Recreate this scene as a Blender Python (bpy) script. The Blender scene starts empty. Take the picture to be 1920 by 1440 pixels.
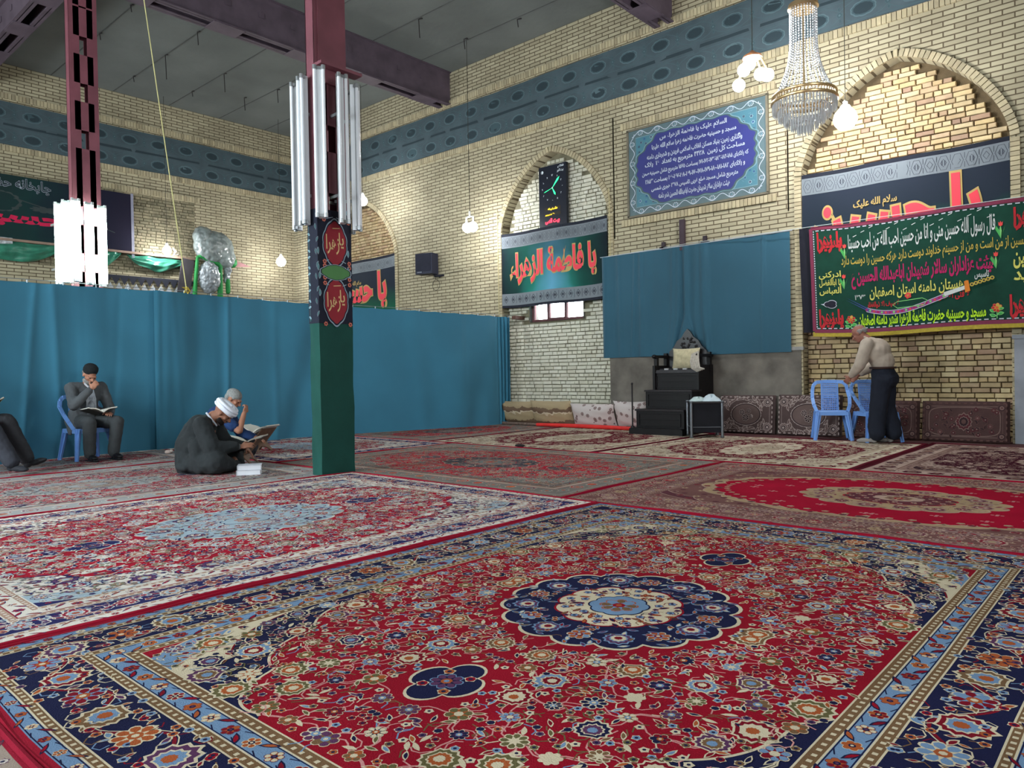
import bpy, math, random
from mathutils import Vector, Matrix, Euler
PI = math.pi
sc = bpy.context.scene
COL = sc.collection

# ------------------------------------------------------------------ camera
FPX, CX, CY, CAM_H = 1390.0, 960.0, 720.0, 1.0
YAW, PITCH, ROLL = 0.72828824, -0.01217693, -0.0177199
cam_f = Vector((-math.sin(YAW)*math.cos(PITCH), math.cos(YAW)*math.cos(PITCH), math.sin(PITCH)))
_r = cam_f.cross(Vector((0, 0, 1))).normalized(); _u = _r.cross(cam_f)
cam_r = math.cos(ROLL)*_r + math.sin(ROLL)*_u
cam_u = -math.sin(ROLL)*_r + math.cos(ROLL)*_u
cam_data = bpy.data.cameras.new('camera'); cam = bpy.data.objects.new('camera', cam_data); COL.objects.link(cam)
cam_data.sensor_width = 36; cam_data.lens = FPX/1920*36; cam_data.clip_start = 0.05; cam_data.clip_end = 200
m = Matrix.Identity(4)
for i in range(3):
    m[i][0] = cam_r[i]; m[i][1] = cam_u[i]; m[i][2] = -cam_f[i]
m[2][3] = CAM_H
cam.matrix_world = m
sc.camera = cam

# ------------------------------------------------------------------ world, exposure
w = bpy.data.worlds.new('daylight'); sc.world = w; w.use_nodes = True
bg = w.node_tree.nodes['Background']; bg.inputs[0].default_value = (0.86, 0.94, 1.0, 1); bg.inputs[1].default_value = 7.0
sc.view_settings.view_transform = 'Standard'; sc.view_settings.look = 'None'
sc.view_settings.gamma = 1; sc.view_settings.use_curve_mapping = False
sc.view_settings.exposure = 0.85
sc.cycles.max_bounces = 6; sc.cycles.diffuse_bounces = 3; sc.cycles.glossy_bounces = 2; sc.cycles.transmission_bounces = 3
sc.cycles.sample_clamp_indirect = 4

# room: camera wall behind, area lights added on the unseen walls stand in for daylight
YW, XL, CEIL, XR, YF = 11.45, -18.2, 7.7, 5.0, -4.5
def area(name, loc, rot, sx, sy, power, color):
    l = bpy.data.lights.new(name, 'AREA'); l.shape = 'RECTANGLE'; l.size = sx; l.size_y = sy; l.energy = power; l.color = color
    o = bpy.data.objects.new(name, l); COL.objects.link(o); o.location = loc; o.rotation_euler = rot
    return o
DAY = (0.86, 0.94, 1.0)
# area lights added in front of the closed wall behind the camera, facing +y
ADDED_LIGHTS = [(-14.5, 330), (-8.0, 430), (-1.5, 140)]
for wx, pw in ADDED_LIGHTS:
    area('window_daylight', (wx, YF+0.06, 3.3), (PI/2, 0, 0), 2.4, 3.0, pw, DAY)
# one more added area light at the right-hand end wall, facing -x
area('window_daylight', (XR-0.06, 3.0, 4.2), (0, PI/2, 0), 2.4, 3.0, 170, DAY)

# ------------------------------------------------------------------ pixel helpers (1920x1440 frame) -> points on real planes
def ray(px, py):
    return cam_r*((px-CX)/FPX) - cam_u*((py-CY)/FPX) + cam_f
def on_floor(px, py, z=0.0):
    d = ray(px, py); t = (z-CAM_H)/d.z; return Vector((d.x*t, d.y*t, z))
def on_y(px, py, Y=YW):
    d = ray(px, py); t = Y/d.y; return Vector((d.x*t, Y, CAM_H+d.z*t))
def on_x(px, py, X=XL):
    d = ray(px, py); t = X/d.x; return Vector((X, d.y*t, CAM_H+d.z*t))

# ------------------------------------------------------------------ materials
def lin(c):
    return tuple(((v/255)/12.92 if v/255 <= .04045 else ((v/255+.055)/1.055)**2.4) for v in c)
_mc = {}
def mat(rgb, rough=.8, metal=0, noise=.18, nscale=6, emit=0, bump=0, bscale=60, trans=0, spec=.3, sheen=0, key=None):
    k = key or (rgb, rough, metal, noise, nscale, emit, bump, bscale, trans, spec, sheen)
    if k in _mc: return _mc[k]
    mt = bpy.data.materials.new('mat_%02x%02x%02x' % tuple(int(v) for v in rgb)); mt.use_nodes = True
    nt = mt.node_tree; b = nt.nodes['Principled BSDF']; out = nt.nodes['Material Output']
    c = lin(rgb)
    b.inputs['Roughness'].default_value = rough; b.inputs['Metallic'].default_value = metal
    b.inputs['Specular IOR Level'].default_value = spec
    if sheen: b.inputs['Sheen Weight'].default_value = sheen
    tc = nt.nodes.new('ShaderNodeTexCoord')
    n = nt.nodes.new('ShaderNodeTexNoise'); n.inputs['Scale'].default_value = nscale; n.inputs['Detail'].default_value = 4
    nt.links.new(tc.outputs['Object'], n.inputs['Vector'])
    mr = nt.nodes.new('ShaderNodeMapRange'); mr.inputs['From Min'].default_value = .3; mr.inputs['From Max'].default_value = .7
    mr.inputs['To Min'].default_value = 1-noise; mr.inputs['To Max'].default_value = 1+noise*.6
    nt.links.new(n.outputs[0], mr.inputs['Value'])
    mx = nt.nodes.new('ShaderNodeVectorMath'); mx.operation = 'SCALE'; mx.inputs[0].default_value = c
    nt.links.new(mr.outputs[0], mx.inputs['Scale']); nt.links.new(mx.outputs[0], b.inputs['Base Color'])
    if emit:
        b.inputs['Emission Color'].default_value = (*c, 1); b.inputs['Emission Strength'].default_value = emit
    if bump:
        n2 = nt.nodes.new('ShaderNodeTexNoise'); n2.inputs['Scale'].default_value = bscale; nt.links.new(tc.outputs['Object'], n2.inputs['Vector'])
        bp = nt.nodes.new('ShaderNodeBump'); bp.inputs['Strength'].default_value = bump; bp.inputs['Distance'].default_value = .01
        nt.links.new(n2.outputs[0], bp.inputs['Height']); nt.links.new(bp.outputs[0], b.inputs['Normal'])
    if trans:
        tr = nt.nodes.new('ShaderNodeBsdfTranslucent'); nt.links.new(mx.outputs[0], tr.inputs[0])
        ms = nt.nodes.new('ShaderNodeMixShader'); ms.inputs[0].default_value = trans
        nt.links.new(b.outputs[0], ms.inputs[1]); nt.links.new(tr.outputs[0], ms.inputs[2]); nt.links.new(ms.outputs[0], out.inputs[0])
    _mc[k] = mt
    return mt

def brick_mat(axis, c1, c2, mortar, bw=.27, bh=.070, msz=.0085, bump=.5):
    """thin facing bricks laid on the wall; axis 'x' or 'y' is the horizontal run"""
    mt = bpy.data.materials.new('facing_brick'); mt.use_nodes = True; nt = mt.node_tree; b = nt.nodes['Principled BSDF']
    tc = nt.nodes.new('ShaderNodeTexCoord'); sp = nt.nodes.new('ShaderNodeSeparateXYZ'); cb = nt.nodes.new('ShaderNodeCombineXYZ')
    nt.links.new(tc.outputs['Object'], sp.inputs[0]); nt.links.new(sp.outputs['X' if axis == 'x' else 'Y'], cb.inputs[0]); nt.links.new(sp.outputs['Z'], cb.inputs[1])
    br = nt.nodes.new('ShaderNodeTexBrick'); nt.links.new(cb.outputs[0], br.inputs['Vector'])
    br.inputs['Scale'].default_value = 1; br.inputs['Brick Width'].default_value = bw; br.inputs['Row Height'].default_value = bh
    br.inputs['Mortar Size'].default_value = msz; br.inputs['Mortar Smooth'].default_value = .1; br.offset = .5
    br.inputs['Color1'].default_value = (*lin(c1), 1); br.inputs['Color2'].default_value = (*lin(c2), 1); br.inputs['Mortar'].default_value = (*lin(mortar), 1)
    n = nt.nodes.new('ShaderNodeTexNoise'); n.inputs['Scale'].default_value = 1.3; n.inputs['Detail'].default_value = 5; nt.links.new(tc.outputs['Object'], n.inputs['Vector'])
    mr = nt.nodes.new('ShaderNodeMapRange'); mr.inputs['From Min'].default_value = .3; mr.inputs['From Max'].default_value = .7
    mr.inputs['To Min'].default_value = .86; mr.inputs['To Max'].default_value = 1.08; nt.links.new(n.outputs[0], mr.inputs['Value'])
    mx = nt.nodes.new('ShaderNodeVectorMath'); mx.operation = 'SCALE'; nt.links.new(br.outputs['Color'], mx.inputs[0]); nt.links.new(mr.outputs[0], mx.inputs['Scale'])
    nt.links.new(mx.outputs[0], b.inputs['Base Color']); b.inputs['Roughness'].default_value = .75; b.inputs['Specular IOR Level'].default_value = .25
    bp = nt.nodes.new('ShaderNodeBump'); bp.invert = True; bp.inputs['Strength'].default_value = bump; bp.inputs['Distance'].default_value = .01
    nt.links.new(br.outputs['Fac'], bp.inputs['Height']); nt.links.new(bp.outputs[0], b.inputs['Normal'])
    return mt

def island_mat(cols, rough=.85, bump=.5, bscale=40, stain=.18):
    """each loose brick of a mesh takes its own shade (random per island)"""
    mt = bpy.data.materials.new('loose_brick'); mt.use_nodes = True; nt = mt.node_tree; b = nt.nodes['Principled BSDF']
    g = nt.nodes.new('ShaderNodeNewGeometry'); cr = nt.nodes.new('ShaderNodeValToRGB'); nt.links.new(g.outputs['Random Per Island'], cr.inputs[0])
    el = cr.color_ramp.elements
    while len(el) < len(cols): el.new(.5)
    for i, c in enumerate(cols):
        el[i].position = i/(len(cols)-1); el[i].color = (*lin(c), 1)
    tc = nt.nodes.new('ShaderNodeTexCoord'); n = nt.nodes.new('ShaderNodeTexNoise'); n.inputs['Scale'].default_value = 7; n.inputs['Detail'].default_value = 6
    nt.links.new(tc.outputs['Object'], n.inputs['Vector'])
    mr = nt.nodes.new('ShaderNodeMapRange'); mr.inputs['From Min'].default_value = .3; mr.inputs['From Max'].default_value = .7
    mr.inputs['To Min'].default_value = 1-stain; mr.inputs['To Max'].default_value = 1+stain*.5; nt.links.new(n.outputs[0], mr.inputs['Value'])
    mx = nt.nodes.new('ShaderNodeVectorMath'); mx.operation = 'SCALE'; nt.links.new(cr.outputs[0], mx.inputs[0]); nt.links.new(mr.outputs[0], mx.inputs['Scale'])
    nt.links.new(mx.outputs[0], b.inputs['Base Color']); b.inputs['Roughness'].default_value = rough; b.inputs['Specular IOR Level'].default_value = .2
    if bump:
        n2 = nt.nodes.new('ShaderNodeTexNoise'); n2.inputs['Scale'].default_value = bscale; nt.links.new(tc.outputs['Object'], n2.inputs['Vector'])
        bp = nt.nodes.new('ShaderNodeBump'); bp.inputs['Strength'].default_value = bump; bp.inputs['Distance'].default_value = .01
        nt.links.new(n2.outputs[0], bp.inputs['Height']); nt.links.new(bp.outputs[0], b.inputs['Normal'])
    return mt

def gradient_mat(stops, axis, lo, hi, rough=.8, trans=0, noise=.15):
    """dyed cloth whose print fades between colours along one object axis, or outward from the middle (axis 'R')"""
    mt = bpy.data.materials.new('printed_cloth'); mt.use_nodes = True; nt = mt.node_tree; b = nt.nodes['Principled BSDF']; out = nt.nodes['Material Output']
    tc = nt.nodes.new('ShaderNodeTexCoord'); sp = nt.nodes.new('ShaderNodeSeparateXYZ'); nt.links.new(tc.outputs['Object'], sp.inputs[0])
    n = nt.nodes.new('ShaderNodeTexNoise'); n.inputs['Scale'].default_value = 1.6; nt.links.new(tc.outputs['Object'], n.inputs['Vector'])
    mr = nt.nodes.new('ShaderNodeMapRange'); mr.inputs['From Min'].default_value = lo; mr.inputs['From Max'].default_value = hi
    nt.links.new(sp.outputs[axis], mr.inputs['Value'])
    ad = nt.nodes.new('ShaderNodeMath'); ad.operation = 'MULTIPLY_ADD'; ad.inputs[1].default_value = noise*2; nt.links.new(n.outputs[0], ad.inputs[0]); nt.links.new(mr.outputs[0], ad.inputs[2])
    ad2 = nt.nodes.new('ShaderNodeMath'); ad2.operation = 'SUBTRACT'; ad2.inputs[1].default_value = noise; nt.links.new(ad.outputs[0], ad2.inputs[0])
    cr = nt.nodes.new('ShaderNodeValToRGB'); nt.links.new(ad2.outputs[0], cr.inputs[0]); el = cr.color_ramp.elements
    while len(el) < len(stops): el.new(.5)
    for i, (p, c) in enumerate(stops): el[i].position = p; el[i].color = (*lin(c), 1)
    nt.links.new(cr.outputs[0], b.inputs['Base Color']); b.inputs['Roughness'].default_value = rough; b.inputs['Specular IOR Level'].default_value = .2
    if trans:
        tr = nt.nodes.new('ShaderNodeBsdfTranslucent'); nt.links.new(cr.outputs[0], tr.inputs[0])
        ms = nt.nodes.new('ShaderNodeMixShader'); ms.inputs[0].default_value = trans
        nt.links.new(b.outputs[0], ms.inputs[1]); nt.links.new(tr.outputs[0], ms.inputs[2]); nt.links.new(ms.outputs[0], out.inputs[0])
    return mt

# ------------------------------------------------------------------ mesh builder
class MB:
    def __init__(s): s.v = []; s.f = []; s.mi = []
    def add(s, vs, fs, mi=0):
        o = len(s.v); s.v.extend([tuple(v) for v in vs]); s.f.extend([tuple(i+o for i in f) for f in fs]); s.mi.extend([mi]*len(fs)); return s
    def box(s, c, d, R=None, mi=0, taper=1.0):
        hx, hy, hz = d[0]/2, d[1]/2, d[2]/2; vs = []
        for z in (-1, 1):
            k = taper if z > 0 else 1
            for x, y in ((-1, -1), (1, -1), (1, 1), (-1, 1)):
                p = Vector((x*hx*k, y*hy*k, z*hz))
                if R is not None: p = R @ p
                vs.append(p+Vector(c))
        return s.add(vs, [(3, 2, 1, 0), (4, 5, 6, 7), (0, 1, 5, 4), (1, 2, 6, 5), (2, 3, 7, 6), (3, 0, 4, 7)], mi)
    def bar(s, a, b, wd, dp, up=(0, 0, 1), mi=0, w2=None, d2=None):
        """tapered rectangular bar from a to b"""
        a = Vector(a); b = Vector(b); d = (b-a).normalized(); u = Vector(up)
        if abs(d.dot(u)) > .99: u = Vector((0, 1, 0))
        r = d.cross(u).normalized(); u = r.cross(d)
        w2 = w2 or wd; d2 = d2 or dp; vs = []
        for p, ww, dd in ((a, wd, dp), (b, w2, d2)):
            for x, y in ((-1, -1), (1, -1), (1, 1), (-1, 1)): vs.append(p+r*x*ww/2+u*y*dd/2)
        return s.add(vs, [(3, 2, 1, 0), (4, 5, 6, 7), (0, 1, 5, 4), (1, 2, 6, 5), (2, 3, 7, 6), (3, 0, 4, 7)], mi)
    def tube(s, pts, r, n=8, mi=0, closed=False, caps=True):
        pts = [Vector(p) for p in pts]; rs = r if isinstance(r, (list, tuple)) else [r]*len(pts)
        vs = []; fs = []; N = len(pts); prev = None
        for i, p in enumerate(pts):
            a = pts[(i-1) % N] if (closed or i > 0) else p; b = pts[(i+1) % N] if (closed or i < N-1) else p
            d = (b-a).normalized() if (b-a).length > 1e-9 else Vector((0, 0, 1))
            if prev is None: u = d.orthogonal().normalized()
            else:
                u = prev-d*prev.dot(d); u = u.normalized() if u.length > 1e-6 else d.orthogonal().normalized()
            prev = u; v = d.cross(u)
            for k in range(n):
                t = 2*PI*k/n; vs.append(p+(u*math.cos(t)+v*math.sin(t))*rs[i])
        M_ = N if closed else N-1
        for i in range(M_):
            j = (i+1) % N
            for k in range(n): fs.append((i*n+k, i*n+(k+1) % n, j*n+(k+1) % n, j*n+k))
        if caps and not closed: fs.append(tuple(range(n-1, -1, -1))); fs.append(tuple((N-1)*n+k for k in range(n)))
        return s.add(vs, fs, mi)
    def lathe(s, prof, c=(0, 0, 0), n=20, mi=0, R=None):
        c = Vector(c); vs = []; fs = []
        for r, z in prof:
            for k in range(n):
                p = Vector((r*math.cos(2*PI*k/n), r*math.sin(2*PI*k/n), z))
                if R is not None: p = R @ p
                vs.append(p+c)
        for i in range(len(prof)-1):
            for k in range(n): fs.append((i*n+k, i*n+(k+1) % n, (i+1)*n+(k+1) % n, (i+1)*n+k))
        fs.append(tuple(range(n-1, -1, -1))); fs.append(tuple((len(prof)-1)*n+k for k in range(n)))
        return s.add(vs, fs, mi)
    def ell(s, c, r, n=14, m_=9, R=None, mi=0):
        vs = []; fs = []; c = Vector(c)
        for i in range(m_+1):
            ph = PI*i/m_
            for k in range(n):
                p = Vector((r[0]*math.sin(ph)*math.cos(2*PI*k/n), r[1]*math.sin(ph)*math.sin(2*PI*k/n), r[2]*math.cos(ph)))
                if i in (0, m_): p = Vector((1e-4*math.cos(2*PI*k/n), 1e-4*math.sin(2*PI*k/n), p.z))
                if R is not None: p = R @ p
                vs.append(p+c)
        for i in range(m_):
            for k in range(n): fs.append((i*n+k, (i+1)*n+k, (i+1)*n+(k+1) % n, i*n+(k+1) % n))
        fs.append(tuple(range(n))); fs.append(tuple(m_*n+k for k in range(n-1, -1, -1)))
        return s.add(vs, fs, mi)
    def cap(s, a, ra, b, rb, n=12, mi=0):
        """rounded cone"""
        a = Vector(a); b = Vector(b); d = b-a; L = d.length
        if L < 1e-6: return s.ell(a, (ra, ra, ra), mi=mi)
        d /= L; pts = []; rs = []
        for k in (0, .35, .7): t = PI/2*(1-k); pts.append(a-d*ra*math.sin(t)); rs.append(max(ra*math.cos(t), 1e-4))
        pts.append(a); rs.append(ra); pts.append(b); rs.append(rb)
        for k in (.3, .65, 1): t = PI/2*k; pts.append(b+d*rb*math.sin(t)); rs.append(max(rb*math.cos(t), 1e-4))
        u = d.orthogonal().normalized(); v = d.cross(u); vs = []; fs = []
        for p, r in zip(pts, rs):
            for k in range(n): t = 2*PI*k/n; vs.append(p+(u*math.cos(t)+v*math.sin(t))*r)
        for i in range(len(pts)-1):
            for k in range(n): fs.append((i*n+k, i*n+(k+1) % n, (i+1)*n+(k+1) % n, (i+1)*n+k))
        fs.append(tuple(range(n-1, -1, -1))); fs.append(tuple((len(pts)-1)*n+k for k in range(n)))
        return s.add(vs, fs, mi)
    def grid(s, fn, nu, nv, mi=0, thick=None):
        """fn(i/nu, j/nv) -> point; thick: offset vector for a back side"""
        vs = [fn(i/nu, j/nv) for j in range(nv+1) for i in range(nu+1)]; W = nu+1
        mif = mi if callable(mi) else (lambda i, j: mi)
        fs = [(j*W+i, j*W+i+1, (j+1)*W+i+1, (j+1)*W+i) for j in range(nv) for i in range(nu)]
        ms = [mif(i, j) for j in range(nv) for i in range(nu)]
        o = len(s.v); s.v.extend([tuple(v) for v in vs]); s.f.extend([tuple(k+o for k in f) for f in fs]); s.mi.extend(ms)
        if thick is not None:
            t = Vector(thick); o2 = len(s.v); s.v.extend([tuple(Vector(v)+t) for v in vs])
            s.f.extend([tuple(k+o2 for k in reversed(f)) for f in fs]); s.mi.extend(ms)
            edge = [i for i in range(W)]+[j*W+nu for j in range(1, nv+1)]+[nv*W+i for i in range(nu-1, -1, -1)]+[j*W for j in range(nv-1, 0, -1)]
            for a_, b_ in zip(edge, edge[1:]+edge[:1]): s.f.append((o+b_, o+a_, o2+a_, o2+b_)); s.mi.append(ms[0])
        return s
    def build(s, name, mats, parent=None, smooth=False, loc=None, angle=40):
        me = bpy.data.meshes.new(name); me.from_pydata(s.v, [], s.f); me.update()
        if not isinstance(mats, (list, tuple)): mats = [mats]
        for mt in mats: me.materials.append(mt)
        if len(mats) > 1: me.polygons.foreach_set('material_index', s.mi)
        if smooth:
            me.shade_smooth(); me.set_sharp_from_angle(angle=math.radians(angle))
        o = bpy.data.objects.new(name, me); COL.objects.link(o)
        if parent is not None: o.parent = parent
        if loc is not None: o.location = loc
        return o
def tag(o, label, cat, group=None):
    o['label'] = label; o['category'] = cat
    if group: o['group'] = group
    return o
def thing(name, label, cat, loc=(0, 0, 0), rz=0, group=None):
    o = bpy.data.objects.new(name, None); o.empty_display_size = .1; COL.objects.link(o); o.location = loc; o.rotation_euler = (0, 0, rz)
    return tag(o, label, cat, group)
def struct(o): o['kind'] = 'structure'; return o
def dup(root, loc=None, rz=None, label=None):
    r = root.copy(); COL.objects.link(r)
    if loc is not None: r.location = loc
    if rz is not None: r.rotation_euler = (0, 0, rz)
    if label: r['label'] = label
    for ch in list(root.children):
        c = ch.copy(); COL.objects.link(c); c.parent = r
        for g in list(ch.children):
            d = g.copy(); COL.objects.link(d); d.parent = c
    return r

# ------------------------------------------------------------------ Arabic / Persian lettering (joined presentation forms, laid out right to left)
_F = {}
def _reg(ch, iso, n): _F[ch] = (iso, n)
for ch, iso, n in ((0x621, 0xFE80, 1), (0x622, 0xFE81, 2), (0x623, 0xFE83, 2), (0x626, 0xFE89, 4), (0x627, 0xFE8D, 2), (0x628, 0xFE8F, 4), (0x629, 0xFE93, 2),
    (0x62A, 0xFE95, 4), (0x62B, 0xFE99, 4), (0x62C, 0xFE9D, 4), (0x62D, 0xFEA1, 4), (0x62E, 0xFEA5, 4), (0x62F, 0xFEA9, 2), (0x630, 0xFEAB, 2), (0x631, 0xFEAD, 2),
    (0x632, 0xFEAF, 2), (0x633, 0xFEB1, 4), (0x634, 0xFEB5, 4), (0x635, 0xFEB9, 4), (0x636, 0xFEBD, 4), (0x637, 0xFEC1, 4), (0x638, 0xFEC5, 4), (0x639, 0xFEC9, 4),
    (0x63A, 0xFECD, 4), (0x641, 0xFED1, 4), (0x642, 0xFED5, 4), (0x644, 0xFEDD, 4), (0x645, 0xFEE1, 4), (0x646, 0xFEE5, 4), (0x647, 0xFEE9, 4), (0x648, 0xFEED, 2),
    (0x67E, 0xFB56, 4), (0x686, 0xFB7A, 4), (0x6A9, 0xFB8E, 4), (0x6AF, 0xFB92, 4), (0x6CC, 0xFBFC, 4), (0x643, 0xFB8E, 4), (0x64A, 0xFEF1, 4)):
    _reg(ch, iso, n)
def shape(t):
    out = []; cs = [ord(c) for c in t]; i = 0; N = len(cs)
    def joins_next(k): return 0 <= k < N and cs[k] in _F and _F[cs[k]][1] == 4 or (0 <= k < N and cs[k] == 0x640)
    def joinable(k): return 0 <= k < N and ((cs[k] in _F and _F[cs[k]][1] >= 2) or cs[k] == 0x640)
    while i < N:
        c = cs[i]
        if c == 0x644 and i+1 < N and cs[i+1] in (0x627, 0x623):
            out.append(chr((0xFEFB if cs[i+1] == 0x627 else 0xFEF7)+(1 if joins_next(i-1) else 0))); i += 2; continue
        if c in _F:
            iso, n = _F[c]; p = joins_next(i-1); q = n == 4 and joinable(i+1)
            if n == 1: out.append(chr(iso))
            elif n == 2: out.append(chr(iso+(1 if p else 0)))
            else: out.append(chr(iso+(3 if p and q else 2 if q else 1 if p else 0)))
        else: out.append(chr(c))
        i += 1
    r = out[::-1]; s = ''; buf = ''
    for ch in r:
        if ch.isdigit(): buf += ch
        else: s += buf[::-1]+ch; buf = ''
    return s+buf[::-1]
def glyphs(t, bold=0.0, res=3, raw=False):
    cu = bpy.data.curves.new('lettering_curve', 'FONT'); cu.body = t if raw else shape(t); cu.size = 1; cu.offset = bold; cu.resolution_u = res
    ob = bpy.data.objects.new('lettering_tmp', cu); COL.objects.link(ob); me = bpy.data.meshes.new_from_object(ob)
    vs = [(v.co.x, v.co.y) for v in me.vertices]; fs = [tuple(p.vertices) for p in me.polygons]
    bpy.data.objects.remove(ob); bpy.data.curves.remove(cu); bpy.data.meshes.remove(me)
    return vs, fs
def put_text(mb, t, fn, box, mi=0, bold=0.0, layer=0, keep=False, slope=0.0, rawtxt=False, ref=None):
    """fit text in box (x0,y0,x1,y1) of the 2D surface, fn(x,y,layer)->3D"""
    vs, fs = glyphs(t, bold, raw=rawtxt)
    rv = vs if ref is None else glyphs(t, ref, raw=rawtxt)[0]
    ax, bx = min(v[0] for v in rv), max(v[0] for v in rv); ay, by = min(v[1] for v in rv), max(v[1] for v in rv)
    x0, y0, x1, y1 = box; sx = (x1-x0)/(bx-ax); sy = (y1-y0)/(by-ay)
    if keep: sx = sy = min(sx, sy)
    mxx, mxy = (x0+x1)/2, (y0+y1)/2; cx, cy = (ax+bx)/2, (ay+by)/2
    pts = []
    for x, y in vs:
        X = mxx+(x-cx)*sx; Y = mxy+(y-cy)*sy+slope*((x-cx)*sx); pts.append(fn(X, Y, layer))
    mb.add(pts, fs, mi)

# ------------------------------------------------------------------ flat art made of many small coloured shapes
class Art(MB):
    def __init__(s, fn): super().__init__(); s.fn = fn; s.k = 0
    def lift(s, layer): s.k = (s.k+.137) % .85; return layer+s.k   # threads lie a hair above each other
    def poly(s, pts, mi, layer=0): layer = s.lift(layer); s.add([s.fn(x, y, layer) for x, y in pts], [tuple(range(len(pts)))], mi)
    def rect(s, x0, y0, x1, y1, mi, layer=0, n=1):
        nx = max(1, int(abs(x1-x0)/.25)) if n == 0 else n
        for i in range(nx):
            a = x0+(x1-x0)*i/nx; b = x0+(x1-x0)*(i+1)/nx; s.poly([(a, y0), (b, y0), (b, y1), (a, y1)], mi, layer)
    def stroke(s, pts, wd, mi, layer=0, closed=False):
        N = len(pts); L = []; R = []; layer = s.lift(layer)
        for i in range(N):
            a = pts[(i-1) % N] if (closed or i) else pts[i]; b = pts[(i+1) % N] if (closed or i < N-1) else pts[i]
            dx, dy = b[0]-a[0], b[1]-a[1]; l = math.hypot(dx, dy) or 1; nx, ny = -dy/l*wd/2, dx/l*wd/2
            L.append(s.fn(pts[i][0]+nx, pts[i][1]+ny, layer)); R.append(s.fn(pts[i][0]-nx, pts[i][1]-ny, layer))
        M_ = N if closed else N-1
        s.add(L+R, [(i, (i+1) % N, N+(i+1) % N, N+i) for i in range(M_)], mi)
    def scallop(s, cx, cy, rx, ry, lobes, depth, mi, layer, n=6, rot=0, clip=None):
        pts = scal(cx, cy, rx, ry, lobes, depth, n, rot)
        if clip: pts = [(min(max(x, clip[0]), clip[2]), min(max(y, clip[1]), clip[3])) for x, y in pts]
        s.poly(pts, mi, layer)
    def disk(s, cx, cy, r, mi, layer=0, n=10, ry=None):
        s.poly([(cx+r*math.cos(2*PI*k/n), cy+(ry or r)*math.sin(2*PI*k/n)) for k in range(n)], mi, layer)
    def leaf(s, x, y, a, L, W, out, fill, layer):
        c, d = math.cos(a), math.sin(a)
        def P(k, q=1.0):
            pr = ((0, 0), (.3, .8), (.6, 1), (.85, .55), (1, 0), (.85, -.35), (.6, -.6), (.3, -.5))
            o = []
            for u, v in pr:
                uu = (.5+(u-.5)*k)*L; vv = v*W/2*k+.12*W; o.append((x+uu*c-vv*d, y+uu*d+vv*c))
            return o
        s.poly(P(1), out, layer); s.poly(P(.66), fill, layer+1)
    def flower(s, x, y, r, n, rot, out, fill, cen, dot, layer, det=1):
        s.scallop(x, y, r, r, n, .25, out, layer, n=4 if det else 2, rot=rot)
        if det:
            s.scallop(x, y, r*.92, r*.92, n, .27, cen if cen != out else 1, layer+.5, n=4, rot=rot)
            for k in range(n):
                a = rot+2*PI*(k+.5)/n; c, d = math.cos(a), math.sin(a); w_ = r*math.sin(PI/n)*.72
                s.poly([(x+c*u-d*v, y+d*u+c*v) for u, v in ((r*.3, 0), (r*.55, w_*.75), (r*.8, w_*.7), (r*.9, 0), (r*.8, -w_*.7), (r*.55, -w_*.75))], fill, layer+1)
        else: s.disk(x, y, r*.75, fill, layer+1, 7)
        s.disk(x, y, r*.34, dot, layer+2, 7)
        if det: s.disk(x, y, r*.17, out, layer+3, 6)
    def palmette(s, x, y, r, rot, out, c1, c2, c3, layer, det=1):
        for k, (q, cc) in enumerate(((1, out), (.86, c1), (.62, out), (.52, c2), (.28, c3))):
            pts = []; n = 11 if det else 7
            for j in range(n*2+1):
                t = -PI*.9+2*PI*.9*j/(n*2); rr = r*q*(1.0 if j % 2 else .84)*(1.25-.42*(abs(t)/PI)**.8)
                pts.append((x+rr*math.cos(rot+t), y+rr*math.sin(rot+t)))
            s.poly(pts, cc, layer+k)
def scal(cx, cy, rx, ry, lobes, depth, n=6, rot=0, p=2.0):
    pts = []
    for k in range(lobes*n):
        t = 2*PI*k/(lobes*n); b = 1-depth+depth*abs(math.sin(lobes*t/2))**.7
        c, d = math.cos(t+rot), math.sin(t+rot)
        pts.append((cx+rx*b*math.copysign(abs(c)**(2/p), c), cy+ry*b*math.copysign(abs(d)**(2/p), d)))
    return pts
# ================================================================== THE ROOM
BR1, BR2, MORT = (180, 171, 143), (162, 153, 127), (92, 81, 62)
bm_x = brick_mat('x', BR1, BR2, MORT); bm_y = brick_mat('y', BR1, BR2, MORT)
m_conc = mat((120, 118, 112), rough=.9, noise=.25, nscale=2, bump=.4, bscale=14)
m_ceil = mat((108, 113, 110), rough=.95, noise=.22, nscale=.7, bump=.5, bscale=9)
m_steel = mat((118, 66, 76), rough=.55, noise=.2, nscale=3, spec=.4)
m_steel_dark = mat((88, 76, 86), rough=.6, noise=.25, nscale=4)
m_void = mat((40, 34, 28), rough=.9)
rb = island_mat([(176, 164, 134), (188, 175, 142), (160, 148, 120), (182, 170, 140), (150, 140, 114)], bump=.3, stain=.1)

struct(MB().box((-6.6, 3.75, -.05), (23.4, 16.7, .1)).build('floor', mat((92, 56, 56), rough=.95, noise=.3, nscale=5)))
# ceiling: slab with joints
cb = MB().box((-6.6, 3.75, CEIL+.1), (23.4, 16.7, .2)); struct(cb.build('ceiling', m_ceil))
tj = MB()
for k in range(-3, 6):
    y = 5.5+1.27*k
    if YF < y < YW: tj.box((-6.6, y, CEIL-.004), (23.2, .016, .008))
struct(tj.build('trim_1', mat((84, 86, 84), rough=.95)))

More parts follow.
